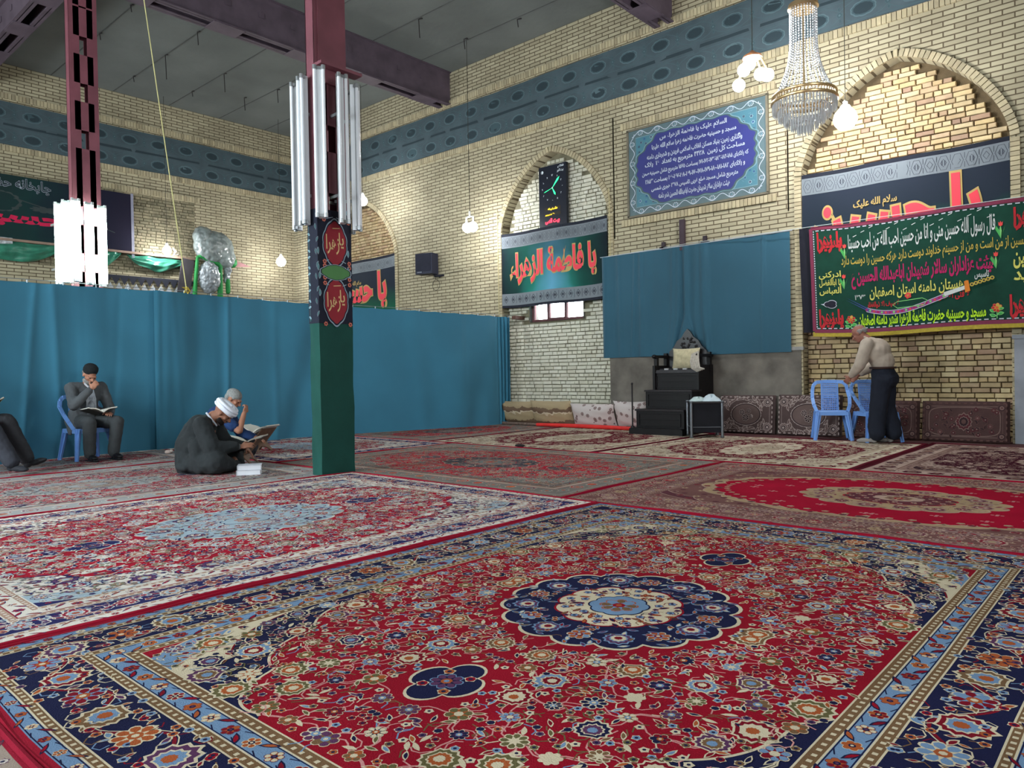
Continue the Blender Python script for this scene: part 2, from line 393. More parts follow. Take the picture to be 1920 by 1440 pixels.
ARCHES = (-15.2, -9.08, -2.88); AH, ASP, ARISE = 1.335, 3.95, 1.42
def arch_z(u):
    u = min(abs(u), 1); return ASP+ARISE*((1-u**2.2)**.62*.74+.26*(1-u))
NA = 28
us = [math.sin(PI/2*(-1+2*i/NA)) for i in range(NA+1)]
wr = MB()
edges = [XL]
for a in ARCHES: edges += [a-AH, a+AH]
edges.append(XR)
for i in range(0, len(edges), 2):
    x0, x1 = edges[i], edges[i+1]
    wr.add([(x0, YW, 0), (x1, YW, 0), (x1, YW, CEIL), (x0, YW, CEIL)], [(0, 1, 2, 3)])
DEP = .16
for a in ARCHES:
    P = [(a+u*AH, arch_z(u)) for u in us]
    for (xa, za), (xb, zb) in zip(P, P[1:]):
        wr.add([(xa, YW, za), (xb, YW, zb), (xb, YW, CEIL), (xa, YW, CEIL)], [(0, 1, 2, 3)])
    Q = [(a-AH, 0)]+P+[(a+AH, 0)]
    for (xa, za), (xb, zb) in zip(Q, Q[1:]):
        wr.add([(xa, YW, za), (xb, YW, zb), (xb, YW+DEP+.1, zb), (xa, YW+DEP+.1, za)], [(3, 2, 1, 0)])
struct(wr.build('wall_right', bm_x))

# rough infill in each arch: backing with real bricks in front of it
WIN = (-9.84, -8.48, 2.07, 3.30)
def infill(name, a, cols, seed, hole=None, stain=.15):
    rnd = random.Random(seed); yb = YW+DEP
    back = MB()
    if hole:
        x0, x1, z0, z1 = hole
        for (xa, xb, za, zb) in ((a-AH-.05, x0, 0, ASP+ARISE), (x1, a+AH+.05, 0, ASP+ARISE), (x0, x1, 0, z0), (x0, x1, z1, ASP+ARISE)):
            back.add([(xa, yb+.06, za), (xb, yb+.06, za), (xb, yb+.06, zb), (xa, yb+.06, zb)], [(0, 1, 2, 3)])
        for (p, q) in (((x0, z0), (x1, z0)), ((x1, z0), (x1, z1)), ((x1, z1), (x0, z1)), ((x0, z1), (x0, z0))):
            back.add([(p[0], yb, p[1]), (q[0], yb, q[1]), (q[0], yb+.3, q[1]), (p[0], yb+.3, p[1])], [(0, 1, 2, 3)], 1)
    else: back.add([(a-AH-.05, yb+.06, 0), (a+AH+.05, yb+.06, 0), (a+AH+.05, yb+.06, 5.5), (a-AH-.05, yb+.06, 5.5)], [(0, 1, 2, 3)])
    br = MB(); z = .0; row = 0
    while z < 5.35:
        h = .073+rnd.uniform(-.003, .003); x = a-AH-rnd.uniform(0, .1); head = row % 2
        while x < a+AH:
            wd = (.115 if head and rnd.random() < .8 else .228)+rnd.uniform(-.014, .014)
            x1 = x+wd; g = rnd.uniform(.008, .016)
            xa, xb = max(x, a-AH+.004), min(x1-g, a+AH-.004); zt = z+h-rnd.uniform(.010, .014)
            ok = xb-xa > .03 and zt < min(arch_z((xa-a)/AH), arch_z((xb-a)/AH))-.02
            if hole and xb > hole[0]+.005 and xa < hole[1]-.005 and zt > hole[2] and z < hole[3]: ok = False
            if ok:
                d = rnd.uniform(-.005, .006); j = lambda: rnd.uniform(-.0028, .0028)
                f = [(xa+j(), z+j()), (xb+j(), z+j()), (xb+j(), zt+j()), (xa+j(), zt+j())]; e = .006
                cxm, czm = (xa+xb)/2, (z+zt)/2
                fi = [(px+(e if px < cxm else -e), pz+(e if pz < czm else -e)) for px, pz in f]
                vs = [(px, yb+.06, pz) for px, pz in f]+[(px, yb-d+.008, pz) for px, pz in f]+[(px, yb-d, pz) for px, pz in fi]
                br.add(vs, [(0, 1, 5, 4), (1, 2, 6, 5), (2, 3, 7, 6), (3, 0, 4, 7), (4, 5, 9, 8), (5, 6, 10, 9), (6, 7, 11, 10), (7, 4, 8, 11), (8, 9, 10, 11)])
            x = x1
        z += h; row += 1
    o = struct(back.build(name, [mat((96, 82, 60), rough=.95, noise=.3, bump=.5) if not stain < .1 else mat((132, 126, 104), rough=.95, noise=.3, bump=.5), m_conc]))
    b = br.build('rough_brick_face', island_mat(cols, stain=stain), o)
    return o
infill('wall_infill_left', ARCHES[0], [(160, 140, 104), (178, 156, 118), (148, 122, 92), (186, 168, 130), (165, 138, 110)], 3)
infill('wall_infill_middle', ARCHES[1], [(212, 209, 190), (220, 217, 200), (204, 200, 180), (216, 213, 194)], 5, hole=WIN, stain=.08)
infill('wall_infill_right', ARCHES[2], [(196, 172, 128), (212, 190, 146), (172, 142, 118), (216, 198, 156), (182, 160, 124), (204, 180, 134), (160, 132, 112)], 8)

# window in the middle arch
wn = MB(); x0, x1, z0, z1 = WIN; wy = YW+DEP+.12
for xx in (x0+.025, x0+.42, x0+.86, x1-.025): wn.box((xx, wy, (z0+z1)/2), (.055, .06, z1-z0))
for zz in (z0+.025, z1-.025, z0+.95): wn.box(((x0+x1)/2, wy, zz), (x1-x0, .058, .05))
wn.box((x0+.64, wy-.03, z0+.05), (.42, .04, .035))
wo = struct(wn.build('window_1', mat((112, 72, 74), rough=.6)))
gl = bpy.data.materials.new('window_glass'); gl.use_nodes = True; nt = gl.node_tree; nt.nodes.clear()
_o = nt.nodes.new('ShaderNodeOutputMaterial'); _t = nt.nodes.new('ShaderNodeBsdfTransparent'); _g = nt.nodes.new('ShaderNodeBsdfGlossy'); _mx = nt.nodes.new('ShaderNodeMixShader'); _fr = nt.nodes.new('ShaderNodeFresnel')
_g.inputs['Roughness'].default_value = .05; nt.links.new(_fr.outputs[0], _mx.inputs[0]); nt.links.new(_t.outputs[0], _mx.inputs[1]); nt.links.new(_g.outputs[0], _mx.inputs[2]); nt.links.new(_mx.outputs[0], _o.inputs[0])
MB().box(((x0+x1)/2, wy, (z0+z1)/2), (x1-x0-.01, .004, z1-z0-.01)).build('pane', gl, wo)

# rowlock brick rings round the arches, soldier courses along the frieze
ring = MB()
for a in ARCHES:
    pts = [(a-AH, z) for z in [ASP*i/66 for i in range(67)]]
    N2 = 400; P = [(a+math.sin(PI/2*(-1+2*i/N2))*AH, arch_z(math.sin(PI/2*(-1+2*i/N2)))) for i in range(N2+1)]
    acc = 0; out = [P[0]]
    for p, q in zip(P, P[1:]):
        acc += math.dist(p, q)
        if acc > .062: out.append(q); acc = 0
    for k, (p, q) in enumerate(zip(out, out[1:])):
        mx_, mz_ = (p[0]+q[0])/2, (p[1]+q[1])/2; dx, dz = q[0]-p[0], q[1]-p[1]; l = math.hypot(dx, dz); ang = math.atan2(dz, dx)
        nx, nz = -dz/l, dx/l
        ring.box((mx_+nx*.052, YW-.012, mz_+nz*.052), (l-.009, .05, .105), R=Matrix.Rotation(-ang, 3, 'Y'))
    for s in (-1, 1):
        for k in range(64):
            z = k*.0615+.03
            if z < ASP: ring.box((a+s*(AH+.052), YW-.012, z), (.105, .05, .053))
def soldiers(x0, x1, z, h=.115, ax='x'):
    n = int((x1-x0)/.066)
    for k in range(n):
        c = x0+(k+.5)*(x1-x0)/n
        if ax == 'x': ring.box((c, YW-.012, z), (.057, .05, h))
        else: ring.box((XL+.012, c, z), (.05, .057, h))
soldiers(XL+.02, XR, 5.93); soldiers(XL+.02, XR, 7.02)
soldiers(-7.45, -4.6, 5.44); soldiers(-7.45, -4.6, 3.70)
for s in (-7.62, -4.42):
    for k in range(5): ring.box((s, YW-.006, 4.56), (.012, .02, 2.2))
struct(ring.build('trim_2', rb))
ring = MB(); soldiers(YF, YW-.03, 5.93, ax='y'); soldiers(YF, YW-.03, 7.02, ax='y'); soldiers(6.35, 8.75, 5.5, ax='y')
struct(ring.build('trim_3', rb))

# left wall with its rough bricked-up opening
wl = MB(); OP = (3.9, 8.63, 3.55, 5.43)
for (ya, yb_, za, zb) in ((YF, OP[0], 0, CEIL), (OP[1], YW, 0, CEIL), (OP[0], OP[1], 0, OP[2]), (OP[0], OP[1], OP[3], CEIL)):
    wl.add([(XL, ya, za), (XL, yb_, za), (XL, yb_, zb), (XL, ya, zb)], [(0, 1, 2, 3)])
for p, q in (((OP[0], OP[2]), (OP[1], OP[2])), ((OP[1], OP[2]), (OP[1], OP[3])), ((OP[1], OP[3]), (OP[0], OP[3])), ((OP[0], OP[3]), (OP[0], OP[2]))):
    wl.add([(XL, p[0], p[1]), (XL, q[0], q[1]), (XL-.1, q[0], q[1]), (XL-.1, p[0], p[1])], [(0, 1, 2, 3)])
wlo = struct(wl.build('wall_left', bm_y))
rnd = random.Random(21); br = MB(); z = OP[2]; row = 0
while z < OP[3]-.05:
    y = OP[0]
    while y < OP[1]-.03:
        wd = (.11 if row % 2 and rnd.random() < .7 else .22)+rnd.uniform(-.02, .02); y1 = min(y+wd, OP[1]); d = rnd.uniform(0, .015)
        br.box((XL-.055+d, (y+y1)/2, z+.03), (.05, y1-y-.012, .056)); y = y1
    z += .07; row += 1
br.add([(XL-.07, OP[0], OP[2]), (XL-.07, OP[1], OP[2]), (XL-.07, OP[1], OP[3]), (XL-.07, OP[0], OP[3])], [(0, 1, 2, 3)])
br.build('rough_brick_face', island_mat([(140, 132, 108), (122, 116, 94), (152, 142, 116), (130, 122, 100)], stain=.3), wlo)
struct(MB().box(((XL+XR)/2, YF-.05, CEIL/2), (XR-XL, .1, CEIL)).build('wall_front', bm_x))
struct(MB().box((XR+.05, 3.5, CEIL/2), (.1, 16.2, CEIL)).build('wall_end', bm_y))
for wx, pw in ADDED_LIGHTS:  # frames added round the area lights; the wall behind has no openings
    f = MB()
    for dx in (-1.2, 0, 1.2): f.box((wx+dx, YF+.03, 3.3), (.06, .06, 3.06))
    for dz in (-1.5, 0, 1.5): f.box((wx, YF+.03, 3.3+dz), (2.46, .058, .06))
    struct(f.build('window_%d' % (2+ADDED_LIGHTS.index((wx, pw))), mat((112, 72, 74), rough=.6)))  # added frame only, no window behind it

# wainscots on the right wall: bare cement behind the pulpit, grey marble at the far right
struct(MB().box(((-7.74-4.24)/2, YW-.02, .655), (3.5, .05, 1.31)).build('trim_4', mat((112, 106, 98), rough=.85, noise=.4, nscale=3, bump=.4, bscale=8)))
mw = MB().box(((-1.52+XR)/2, YW-.02, .68), (XR+1.52, .05, 1.36)); mw.box(((-1.52+XR)/2, YW-.03, 1.375), (XR+1.56, .08, .05))
struct(mw.build('trim_5', mat((138, 142, 150), rough=.4, noise=.25, nscale=3)))
struct(MB().box((-4.3, YW-.03, 1.33), (.2, .06, .05)).build('trim_6', mat((140, 138, 134), rough=.5)))

# steel beams
def beam(name, a, b, zb, wd=.38, slots=True, h=None):
    g = MB(); a = Vector(a); b = Vector(b); d = (b-a); L = d.length; d.normalize(); n = Vector((-d.y, d.x, 0)); h = CEIL-zb
    mid = (a+b)/2; R = Matrix(((d.x, n.x, 0), (d.y, n.y, 0), (0, 0, 1)))
    for s in (-1, 1):
        g.box(mid+n*s*(wd/2-.06)+Vector((0, 0, zb+h/2)), (L, .012, h), R=R)
        g.box(mid+n*s*(wd/2-.06)+Vector((0, 0, zb+.008)), (L, .12, .016), R=R); g.box(mid+n*s*(wd/2-.06)+Vector((0, 0, CEIL-.012)), (L, .12, .016), R=R)
    k = .3
    while k < L:
        g.box(a+d*k+Vector((0, 0, zb-.006)), (.55, wd-.02, .012), R=R, mi=0); k += 1.5
    # torch-cut stubs and round patches on the web
    q = .25
    while q < L:
        g.box(a+d*q+n*(wd/2-.05)+Vector((0, 0, zb+h*.55)), (.1, .02, .09), R=R); g.box(a+d*q-n*(wd/2-.05)+Vector((0, 0, zb+h*.55)), (.1, .02, .09), R=R); q += .62
    return struct(g.build(name, m_steel_dark if slots else m_steel))
beam('trim_7', (-12.03, YF, 0), (-12.03, YW, 0), 6.98)
beam('trim_8', (-6.52, YF, 0), (-6.52, YW, 0), 6.98)
beam('trim_9', (XL, 4.05, 0), (-12.25, 4.05, 0), 7.15)
beam('trim_10', (-.9, YF, 0), (-.9, YW, 0), 6.98)
# ================================================================== CARPETS
RM = {}
def cm(rgb): return mat(rgb, rough=.95, noise=.16, nscale=2.3, spec=.05, bump=.35, bscale=220)
# palette order: 0 field, 1 dark, 2 cream, 3 light blue, 4 brown, 5 orange, 6 purple, 7 olive, 8 binding, 9 second dark, 10 vine
PAL = {
 'kashan': [(142, 16, 36), (28, 30, 62), (206, 192, 164), (112, 140, 172), (116, 88, 62), (164, 84, 46), (88, 52, 84), (98, 92, 60), (150, 24, 46), (120, 20, 36), (200, 140, 136)],
 'faded':  [(168, 28, 50), (44, 44, 92), (222, 214, 204), (166, 184, 196), (176, 144, 126), (172, 96, 76), (100, 64, 100), (128, 132, 110), (158, 26, 50), (150, 40, 60), (212, 160, 160)],
 'grey':   [(160, 48, 64), (60, 60, 80), (196, 186, 178), (156, 156, 156), (158, 142, 130), (160, 96, 80), (110, 80, 100), (116, 118, 104), (150, 30, 52), (140, 50, 66), (205, 170, 168)],
 'crimson': [(166, 12, 46), (98, 54, 62), (188, 158, 142), (150, 120, 116), (120, 82, 78), (176, 150, 116), (110, 60, 72), (150, 134, 104), (150, 16, 44), (130, 30, 50), (196, 130, 130)],
 'rust':   [(182, 24, 52), (74, 70, 78), (178, 160, 146), (120, 126, 124), (132, 110, 98), (196, 96, 60), (104, 84, 92), (126, 120, 114), (150, 22, 50), (184, 58, 54), (206, 140, 110)],
 'ivory':  [(104, 18, 40), (70, 28, 42), (204, 190, 168), (184, 168, 146), (176, 156, 132), (150, 110, 90), (120, 60, 74), (160, 146, 120), (92, 24, 38), (120, 26, 46), (190, 150, 140)],
 'mauve':  [(66, 20, 36), (54, 32, 40), (176, 152, 140), (140, 112, 104), (128, 98, 90), (120, 84, 72), (90, 52, 60), (120, 100, 88), (84, 24, 36), (80, 24, 40), (168, 130, 124)],
}
def rug(name, label, cx, cy, ulen, vlen, along, pal, seed, z0=.0, style='medallion', det=1, dens=1.0, thick=.012, group='carpets laid over the floor', binding=True):
    """ulen along the long direction; along 'x' or 'y'"""
    rnd = random.Random(seed); U, V = ulen/2, vlen/2
    ph = rnd.uniform(0, 6)
    def base(x, y):
        ex = min(1, max(0, (abs(x)-U+.5)/.5)); ey = min(1, max(0, (abs(y)-V+.5)/.5))
        dx = ex*.006*math.sin(y*3.3+ph)+ex*.003*math.sin(y*9+ph*2); dy = ey*.006*math.sin(x*2.9+ph*1.7)+ey*.003*math.sin(x*8+ph)
        return x+dx, y+dy
    def fn(x, y, layer=0):
        X, Y = base(x, y)
        if along == 'y': X, Y = -Y, X
        return (X, Y, z0+thick+.00016*layer)
    root = thing(name, label, 'carpet', (cx, cy, 0), 0, group)
    mats = [cm(c) for c in PAL[pal]]
    A = Art(fn)
    # slab
    n = 60; out = []
    for i in range(n): out.append((-U+2*U*i/n, -V))
    for i in range(n): out.append((U, -V+2*V*i/n))
    for i in range(n): out.append((U-2*U*i/n, V))
    for i in range(n): out.append((-U, V-2*V*i/n))
    tp = [fn(x, y, 0) for x, y in out]; N = len(out)
    A.add(tp+[(p[0], p[1], z0+.0005) for p in tp], [tuple(range(N))]+[(i, N+i, N+(i+1) % N, (i+1) % N) for i in range(N)], 8)
    def ringrect(i0, i1, mi, layer):
        a, b = U-i0, V-i0; c, d = U-i1, V-i1; k = 24
        def line(p, q): return [(p[0]+(q[0]-p[0])*t/k, p[1]+(q[1]-p[1])*t/k) for t in range(k)]
        O = line((-a, -b), (a, -b))+line((a, -b), (a, b))+line((a, b), (-a, b))+line((-a, b), (-a, -b))
        I = line((-c, -d), (c, -d))+line((c, -d), (c, d))+line((c, d), (-c, d))+line((-c, d), (-c, -d))
        M_ = len(O); A.add([A.fn(x, y, layer) for x, y in O+I], [(i, (i+1) % M_, M_+(i+1) % M_, M_+i) for i in range(M_)], mi)
    def sides(inset):
        a, b = U-inset, V-inset
        return [((-a, -b), (1, 0), (0, 1), 2*a), ((a, -b), (0, 1), (-1, 0), 2*b), ((a, b), (-1, 0), (0, -1), 2*a), ((-a, b), (0, -1), (1, 0), 2*b)]
    def run(inset, step, cb):
        for (px, py), (dx, dy), (nx, ny), L in sides(inset):
            k = max(1, round(L/step)); st = L/k
            for i in range(k): cb(px+dx*st*(i+.5), py+dy*st*(i+.5), math.atan2(dy, dx), i, st)
    # borders
    if style in ('medallion', 'oval'):
        bands = [(.022, .072, 3), (.072, .102, 4), (.102, .325, 1 if pal != 'crimson' else 4), (.325, .362, 4 if pal != 'crimson' else 1), (.362, .440, 3), (.440, .478, 4)]
        if pal == 'faded': bands = [(.022, .07, 2), (.07, .10, 4), (.10, .27, 1), (.27, .31, 4), (.31, .38, 2), (.38, .41, 4)]
        if pal in ('rust', 'grey'): bands = [(.022, .07, 4), (.07, .10, 3), (.10, .30, 7 if pal == 'rust' else 3), (.30, .34, 2), (.34, .41, 4), (.41, .44, 1)]
    else: bands = [(.022, .05, 8), (.05, .30, 2), (.30, .33, 4), (.33, .40, 3)]
    for a, b, mi in bands: ringrect(a, b, mi, 1)
    for a, b, mi in bands[1:]: ringrect(a-.003, a+.003, 2 if mi != 2 else 9, 2)
    IN = bands[-1][1]; ringrect(IN, IN+.006, 2, 2)
    # brown bands: cream dots
    if det:
        for a, b, mi in bands:
            if b-a < .045 and a > .05:
                c = (a+b)/2
                run(c, .036, lambda x, y, r, i, st: A.rect(x-.007, y-.007, x+.007, y+.007, 2, 2))
    # narrow floral bands
    for a, b, mi in bands:
        if .045 < b-a < .11:
            c = (a+b)/2; w_ = (b-a)
            def cb(x, y, r, i, st, w_=w_, mi=mi):
                if i % 2: A.flower(x, y, w_*.38, 6, r, (6, 2)[i % 4 == 1], (9, 2, 5)[i % 3], 5, 1, 3, det)
                else:
                    A.leaf(x-.03*math.cos(r), y-.03*math.sin(r), r+(.6 if i % 4 else -.6), .07, w_*.34, 1, (5, 0, 9)[i % 3], 3)
                    if det:
                        for q in (-1, 1): A.stroke([(x+(k_-1)*.016*math.cos(r)-math.sin(r)*q*w_*(.26+.08*k_), y+(k_-1)*.016*math.sin(r)+math.cos(r)*q*w_*(.26+.08*k_)) for k_ in (0, 1, 2)], .004, 1 if mi == 3 else 2, 2)
            run(c, .058 if det else .11, cb)
            if mi == 3 and det: ringrect(a+.004, a+.008, 1, 2); ringrect(b-.008, b-.004, 1, 2)
    # main border
    a, b, mi = bands[2] if style != 'panelled' else bands[1]
    c = (a+b)/2; w_ = b-a
    for (px, py), (dx, dy), (nx, ny), L in sides(c):
        k = max(2, round(L/.46)); pts = []
        for i in range(k*16+1):
            t = L*i/(k*16); s = math.sin(2*PI*i/16)*w_*.3; pts.append((px+dx*t+nx*s, py+dy*t+ny*s))
        if det: A.stroke(pts, .011, 9 if mi == 1 else 1, 2); A.stroke([(x+nx*.012, y+ny*.012) for x, y in pts], .004, 2, 3)
        for i in range(0, len(pts)-3, 3):
            x, y = pts[i]; r = math.atan2(pts[i+1][1]-y, pts[i+1][0]-x)
            A.leaf(x, y, r+rnd.uniform(.5, 1.3)*(1 if i % 2 else -1), rnd.uniform(.045, .075), .03, 2, (3, 5, 9, 4, 6)[rnd.randrange(5)], 3)
    def cbm(x, y, r, i, st):
        if i % 2 == 0: A.flower(x, y, w_*.30, 8, r, 2 if mi != 2 else 1, (3, 9, 5)[i//2 % 3], (0, 2, 3)[i % 3], 5, 4, det)
        else: A.palmette(x, y, w_*.36, r+(PI/2 if i % 4 == 1 else -PI/2), 2 if mi != 2 else 1, (9, 4, 6)[i//2 % 3], 3, 5, 4, det)
    run(c, .2, cbm)
    if det:
        def cbs(x, y, r, i, st):
            for q in (-1, 1):
                A.flower(x+rnd.uniform(-.04, .04)-math.sin(r)*q*w_*.33, y+rnd.uniform(-.04, .04)+math.cos(r)*q*w_*.33, .019, 5, rnd.uniform(0, 6), 2, (0, 3, 5, 6)[rnd.randrange(4)], 5, 1, 4, 0)
        run(c, .062, cbs)
        def cbt(x, y, r, i, st):
            for q in (-1, 1):
                a = r+rnd.uniform(-.8, .8); o = rnd.uniform(.05, .42)*w_*q; X, Y = x-math.sin(r)*o, y+math.cos(r)*o
                A.stroke([(X, Y), (X+.03*math.cos(a), Y+.03*math.sin(a)), (X+.05*math.cos(a+.5), Y+.05*math.sin(a+.5)), (X+.045*math.cos(a+1.1), Y+.045*math.sin(a+1.1))], .0045, (2, 4, 9, 3, 2)[rnd.randrange(5)], 2)
                A.leaf(X, Y, a+2, .04, .018, 2, (5, 9, 4, 3)[rnd.randrange(4)], 3)
        run(c, .05, cbt)
    # field
    FU, FV = U-IN-.006, V-IN-.006
    fieldc = 0
    A.rect(-FU, -FV, FU, FV, fieldc, 1)
    ovalr = style == 'oval'
    sp_p = 1.75 if not ovalr else 2.0
    au, av = (FU*1.03, FV*1.03) if not ovalr else (FU*.86, FV*.92)
    seq = {'kashan': (1, 2, 3, 0), 'faded': (2, 2, 3, 1), 'grey': (2, 3, 4, 0), 'crimson': (5, 4, 1, 4), 'rust': (7, 3, 4, 7), 'ivory': (2, 3, 2, 2), 'mauve': (2, 4, 1, 4)}[pal]
    scl = (1.0, 1.15, 1.24, 1.33) if not ovalr else (1.0, 1.07, 1.3, 1.38)
    def curve(s, lob=9, dep=.05, nn=90):
        o = []
        for i in range(nn+1):
            t = PI/2*i/nn; b_ = 1+dep*abs(math.sin(lob*t*1.0))**.8*1.0
            o.append((min(au*s*b_*math.cos(t)**(2/sp_p), FU), min(av*s*b_*math.sin(t)**(2/sp_p), FV)))
        return o
    quad = [(1, 1), (-1, 1), (-1, -1), (1, -1)]
    for k, (s, ci) in enumerate(zip(scl, seq)):
        cv = curve(s, lob=(11, 9, 8, 7)[k], dep=.05 if det else .07)
        cv = [p for i, p in enumerate(cv) if not (i and p == cv[i-1])]
        for qx, qy in quad:
            far = [(x*min(FU/max(x, 1e-6), FV/max(y, 1e-6)), y*min(FU/max(x, 1e-6), FV/max(y, 1e-6))) for x, y in cv]
            A.add([A.fn(x*qx, y*qy, 2+2*k) for x, y in cv+far], [(i, i+1, len(cv)+i+1, len(cv)+i) for i in range(len(cv)-1)], ci)
            kk = [i for i in range(len(far)-1) if far[i][0] > FU-1e-4 and far[i+1][0] < FU-1e-4]
            for i in kk: A.add([A.fn(x*qx, y*qy, 2+2*k) for x, y in (far[i], (FU, FV), far[i+1])], [(0, 1, 2)], ci)
            st = [(x*qx, y*qy) for x, y in cv if x < FU-1e-6 and y < FV-1e-6]
            if len(st) > 2: A.stroke(st, .010 if k == 0 else .007, 2 if ci != 2 else 9, 3+2*k)
    def inside(x, y, s=1.0): return (abs(x)/(au*s))**sp_p+(abs(y)/(av*s))**sp_p
    # medallion sizes
    mr = {'kashan': .50, 'faded': .52, 'grey': .5, 'crimson': .62, 'rust': .52, 'ivory': .5, 'mauve': .5}[pal]
    mu, mv = (mr, mr*.98) if style != 'oval' else (mr*1.15, mr*.8)
    if pal in ('ivory',): mu, mv = .85, .42
    if pal == 'rust': mu, mv = .62, .45
    if pal == 'faded': mu, mv = .72, .50
    if pal == 'grey': mu, mv = .72, .45
    outc = {'kashan': 1, 'faded': 3, 'grey': 3, 'crimson': 5, 'rust': 1, 'ivory': 2, 'mauve': 2}[pal]
    A.scallop(0, 0, mu+.016, mv+.016, 16, .09, 2 if outc != 2 else 4, 4, n=7)
    A.scallop(0, 0, mu, mv, 16, .09, outc, 5, n=7)
    innc = {'kashan': 2, 'faded': 3, 'grey': 4, 'crimson': 1, 'rust': 7, 'ivory': 3, 'mauve': 4}[pal]
    A.scallop(0, 0, mu*.56, mv*.56, 12, .08, 0, 10, n=6); A.scallop(0, 0, mu*.54, mv*.54, 12, .08, innc, 11, n=6)
    A.scallop(0, 0, mu*.27, mv*.27, 8, .1, 1, 16, n=6); A.scallop(0, 0, mu*.255, mv*.255, 8, .1, 3 if pal != 'crimson' else 2, 17, n=6)
    A.flower(0, 0, mr*.17, 8, 0, 5, 4, 3, 0, 18, 1)
    nring = 16 if det else 10
    for i in range(nring):
        t = 2*PI*(i+.5)/nring; x, y = math.cos(t)*mu*.78, math.sin(t)*mv*.78
        if i % 2: A.palmette(x, y, mr*.12, t, 3 if outc != 3 else 1, 6, 2 if outc != 2 else 0, 9, 6, det)
        else: A.flower(x, y, mr*.10, 7, t, 2 if outc != 2 else 1, 5 if outc != 5 else 1, 3, 9, 6, det)
        for q in (-.11, .11):
            for rr_ in (.63, .72, .86, .93):
                tt = t+q*rnd.uniform(.6, 1.5); A.leaf(math.cos(tt)*mu*rr_, math.sin(tt)*mv*rr_, rnd.uniform(0, 6), mr*.1, mr*.05, 3 if outc != 3 else 1, (5, 9, 2, 4, 6)[rnd.randrange(5)], 6)
    for i in range(120 if det else 50):
        t, rr_ = rnd.uniform(0, 2*PI), rnd.choice((rnd.uniform(.60, .90), rnd.uniform(.30, .52))); x, y = math.cos(t)*mu*rr_, math.sin(t)*mv*rr_; a = rnd.uniform(0, 6); dk = rr_ > .56
        A.stroke([(x+.014*k_*math.cos(a+.6*k_), y+.014*k_*math.sin(a+.6*k_)) for k_ in range(4)], .0042, ((2, 3, 4, 6)[i % 4] if outc != 2 else 0) if dk else (9, 4, 1)[i % 3], 6 if dk else 12)
        if i % 2: A.flower(x, y, .015, 5, a, (2 if outc != 2 else 0) if dk else 9, (3, 5, 9, 6)[i % 4], 5, 1, 7 if dk else 13, 0)
    for i in range(12):
        t = 2*PI*i/12
        for rr_ in (.34, .46):
            x, y = math.cos(t+rr_)*mu*rr_, math.sin(t+rr_)*mv*rr_; A.leaf(x, y, t+1, mr*.11, mr*.055, 9, (1, 4, 5)[i % 3], 12)
            A.flower(math.cos(t+rr_+.26)*mu*rr_, math.sin(t+rr_+.26)*mv*rr_, mr*.045, 5, t, 9, 2 if innc != 2 else 3, 5, 1, 13, 0)
    # pendants on the long axis
    pend = []
    if style == 'medallion' and pal in ('kashan', 'faded', 'crimson', 'grey', 'rust'):
        for s in (-1, 1):
            px = s*1.0; pend.append(px)
            A.scallop(px, 0, .165, .135, 4, .3, 2, 4, n=10, rot=PI/4); A.scallop(px, 0, .153, .123, 4, .3, 1, 5, n=10, rot=PI/4)
            A.flower(px, 0, .06, 8, 0, 3, 6, 3, 5, 6, 1)
            for k in range(4): A.flower(px+.085*math.cos(k*PI/2+PI/4), .07*math.sin(k*PI/2+PI/4), .024, 5, 0, 2, (5, 0)[k % 2], 3, 1, 6, 0)
    # all-over field of flowers, mirrored in four quarters
    def free(x, y, r):
        if (x/(mu+r+.02))**2+(y/(mv+r+.02))**2 < 1: return False
        for px in pend:
            if abs(abs(x)-abs(px)) < .16+r and y < .13+r: return False
        return x < FU-r and y < FV-r
    if style == 'oval':
        spots = []
        for i in range(400):
            x, y = rnd.uniform(0, FU), rnd.uniform(0, FV)
            if inside(x, y) < .86 and free(x, y, .06) and all(math.dist((x, y), s) > .21 for s in spots):
                spots.append((x, y))
                for qx, qy in quad:
                    for dx, dy in ((0, 0), (.028, 0), (-.028, 0), (0, .02), (0, -.02)): A.disk(x*qx+dx, y*qy+dy, .013, 10, 3, 6)
            elif inside(x, y) > 1.0 and x < FU-.04 and y < FV-.04 and all(math.dist((x, y), s) > .10 for s in spots):
                spots.append((x, y))
                for qx, qy in quad: A.flower(x*qx, y*qy, .036, 6, 0, rnd.choice((2, 4, 3)), rnd.choice((1, 5, 9)), 2, 1, 10, 0)
        for i in range(60):
            t = 2*PI*i/60
            for s, ci in ((1.05, 2), (.955, 10)):
                A.flower(au*s*math.cos(t+s), av*s*math.sin(t+s), .03, 5, t, ci, 5, 1, 2, 10, 0)
    else:
        pts = []; md = .138/math.sqrt(dens)
        for i in range(int(5000*dens)):
            x, y = rnd.uniform(.02, FU), rnd.uniform(.02, FV)
            if all(math.dist((x, y), p) > md for p in pts) and free(x, y, .05): pts.append((x, y))
        lay = lambda x, y: 3 if inside(x, y) < 1 else 10
        rag = style == 'panelled'
        for x, y in pts:
            near = sorted(pts, key=lambda p: math.dist((x, y), p))[1:3]; fld = inside(x, y) < 1; L0 = lay(x, y)
            for nx_, ny_ in near:
                if (inside(nx_, ny_) < 1) != fld: continue
                k = rnd.uniform(-.03, .03); dx, dy = nx_-x, ny_-y; l = math.hypot(dx, dy); ln = []
                for j in range(7):
                    t = j/6; o = math.sin(t*PI)*k+math.sin(t*2*PI)*.012; ln.append((x+dx*t-dy/l*o, y+dy*t+dx/l*o))
                for qx, qy in quad: A.stroke([(a_*qx, b_*qy) for a_, b_ in ln], .0055, 10 if fld else 2, L0)
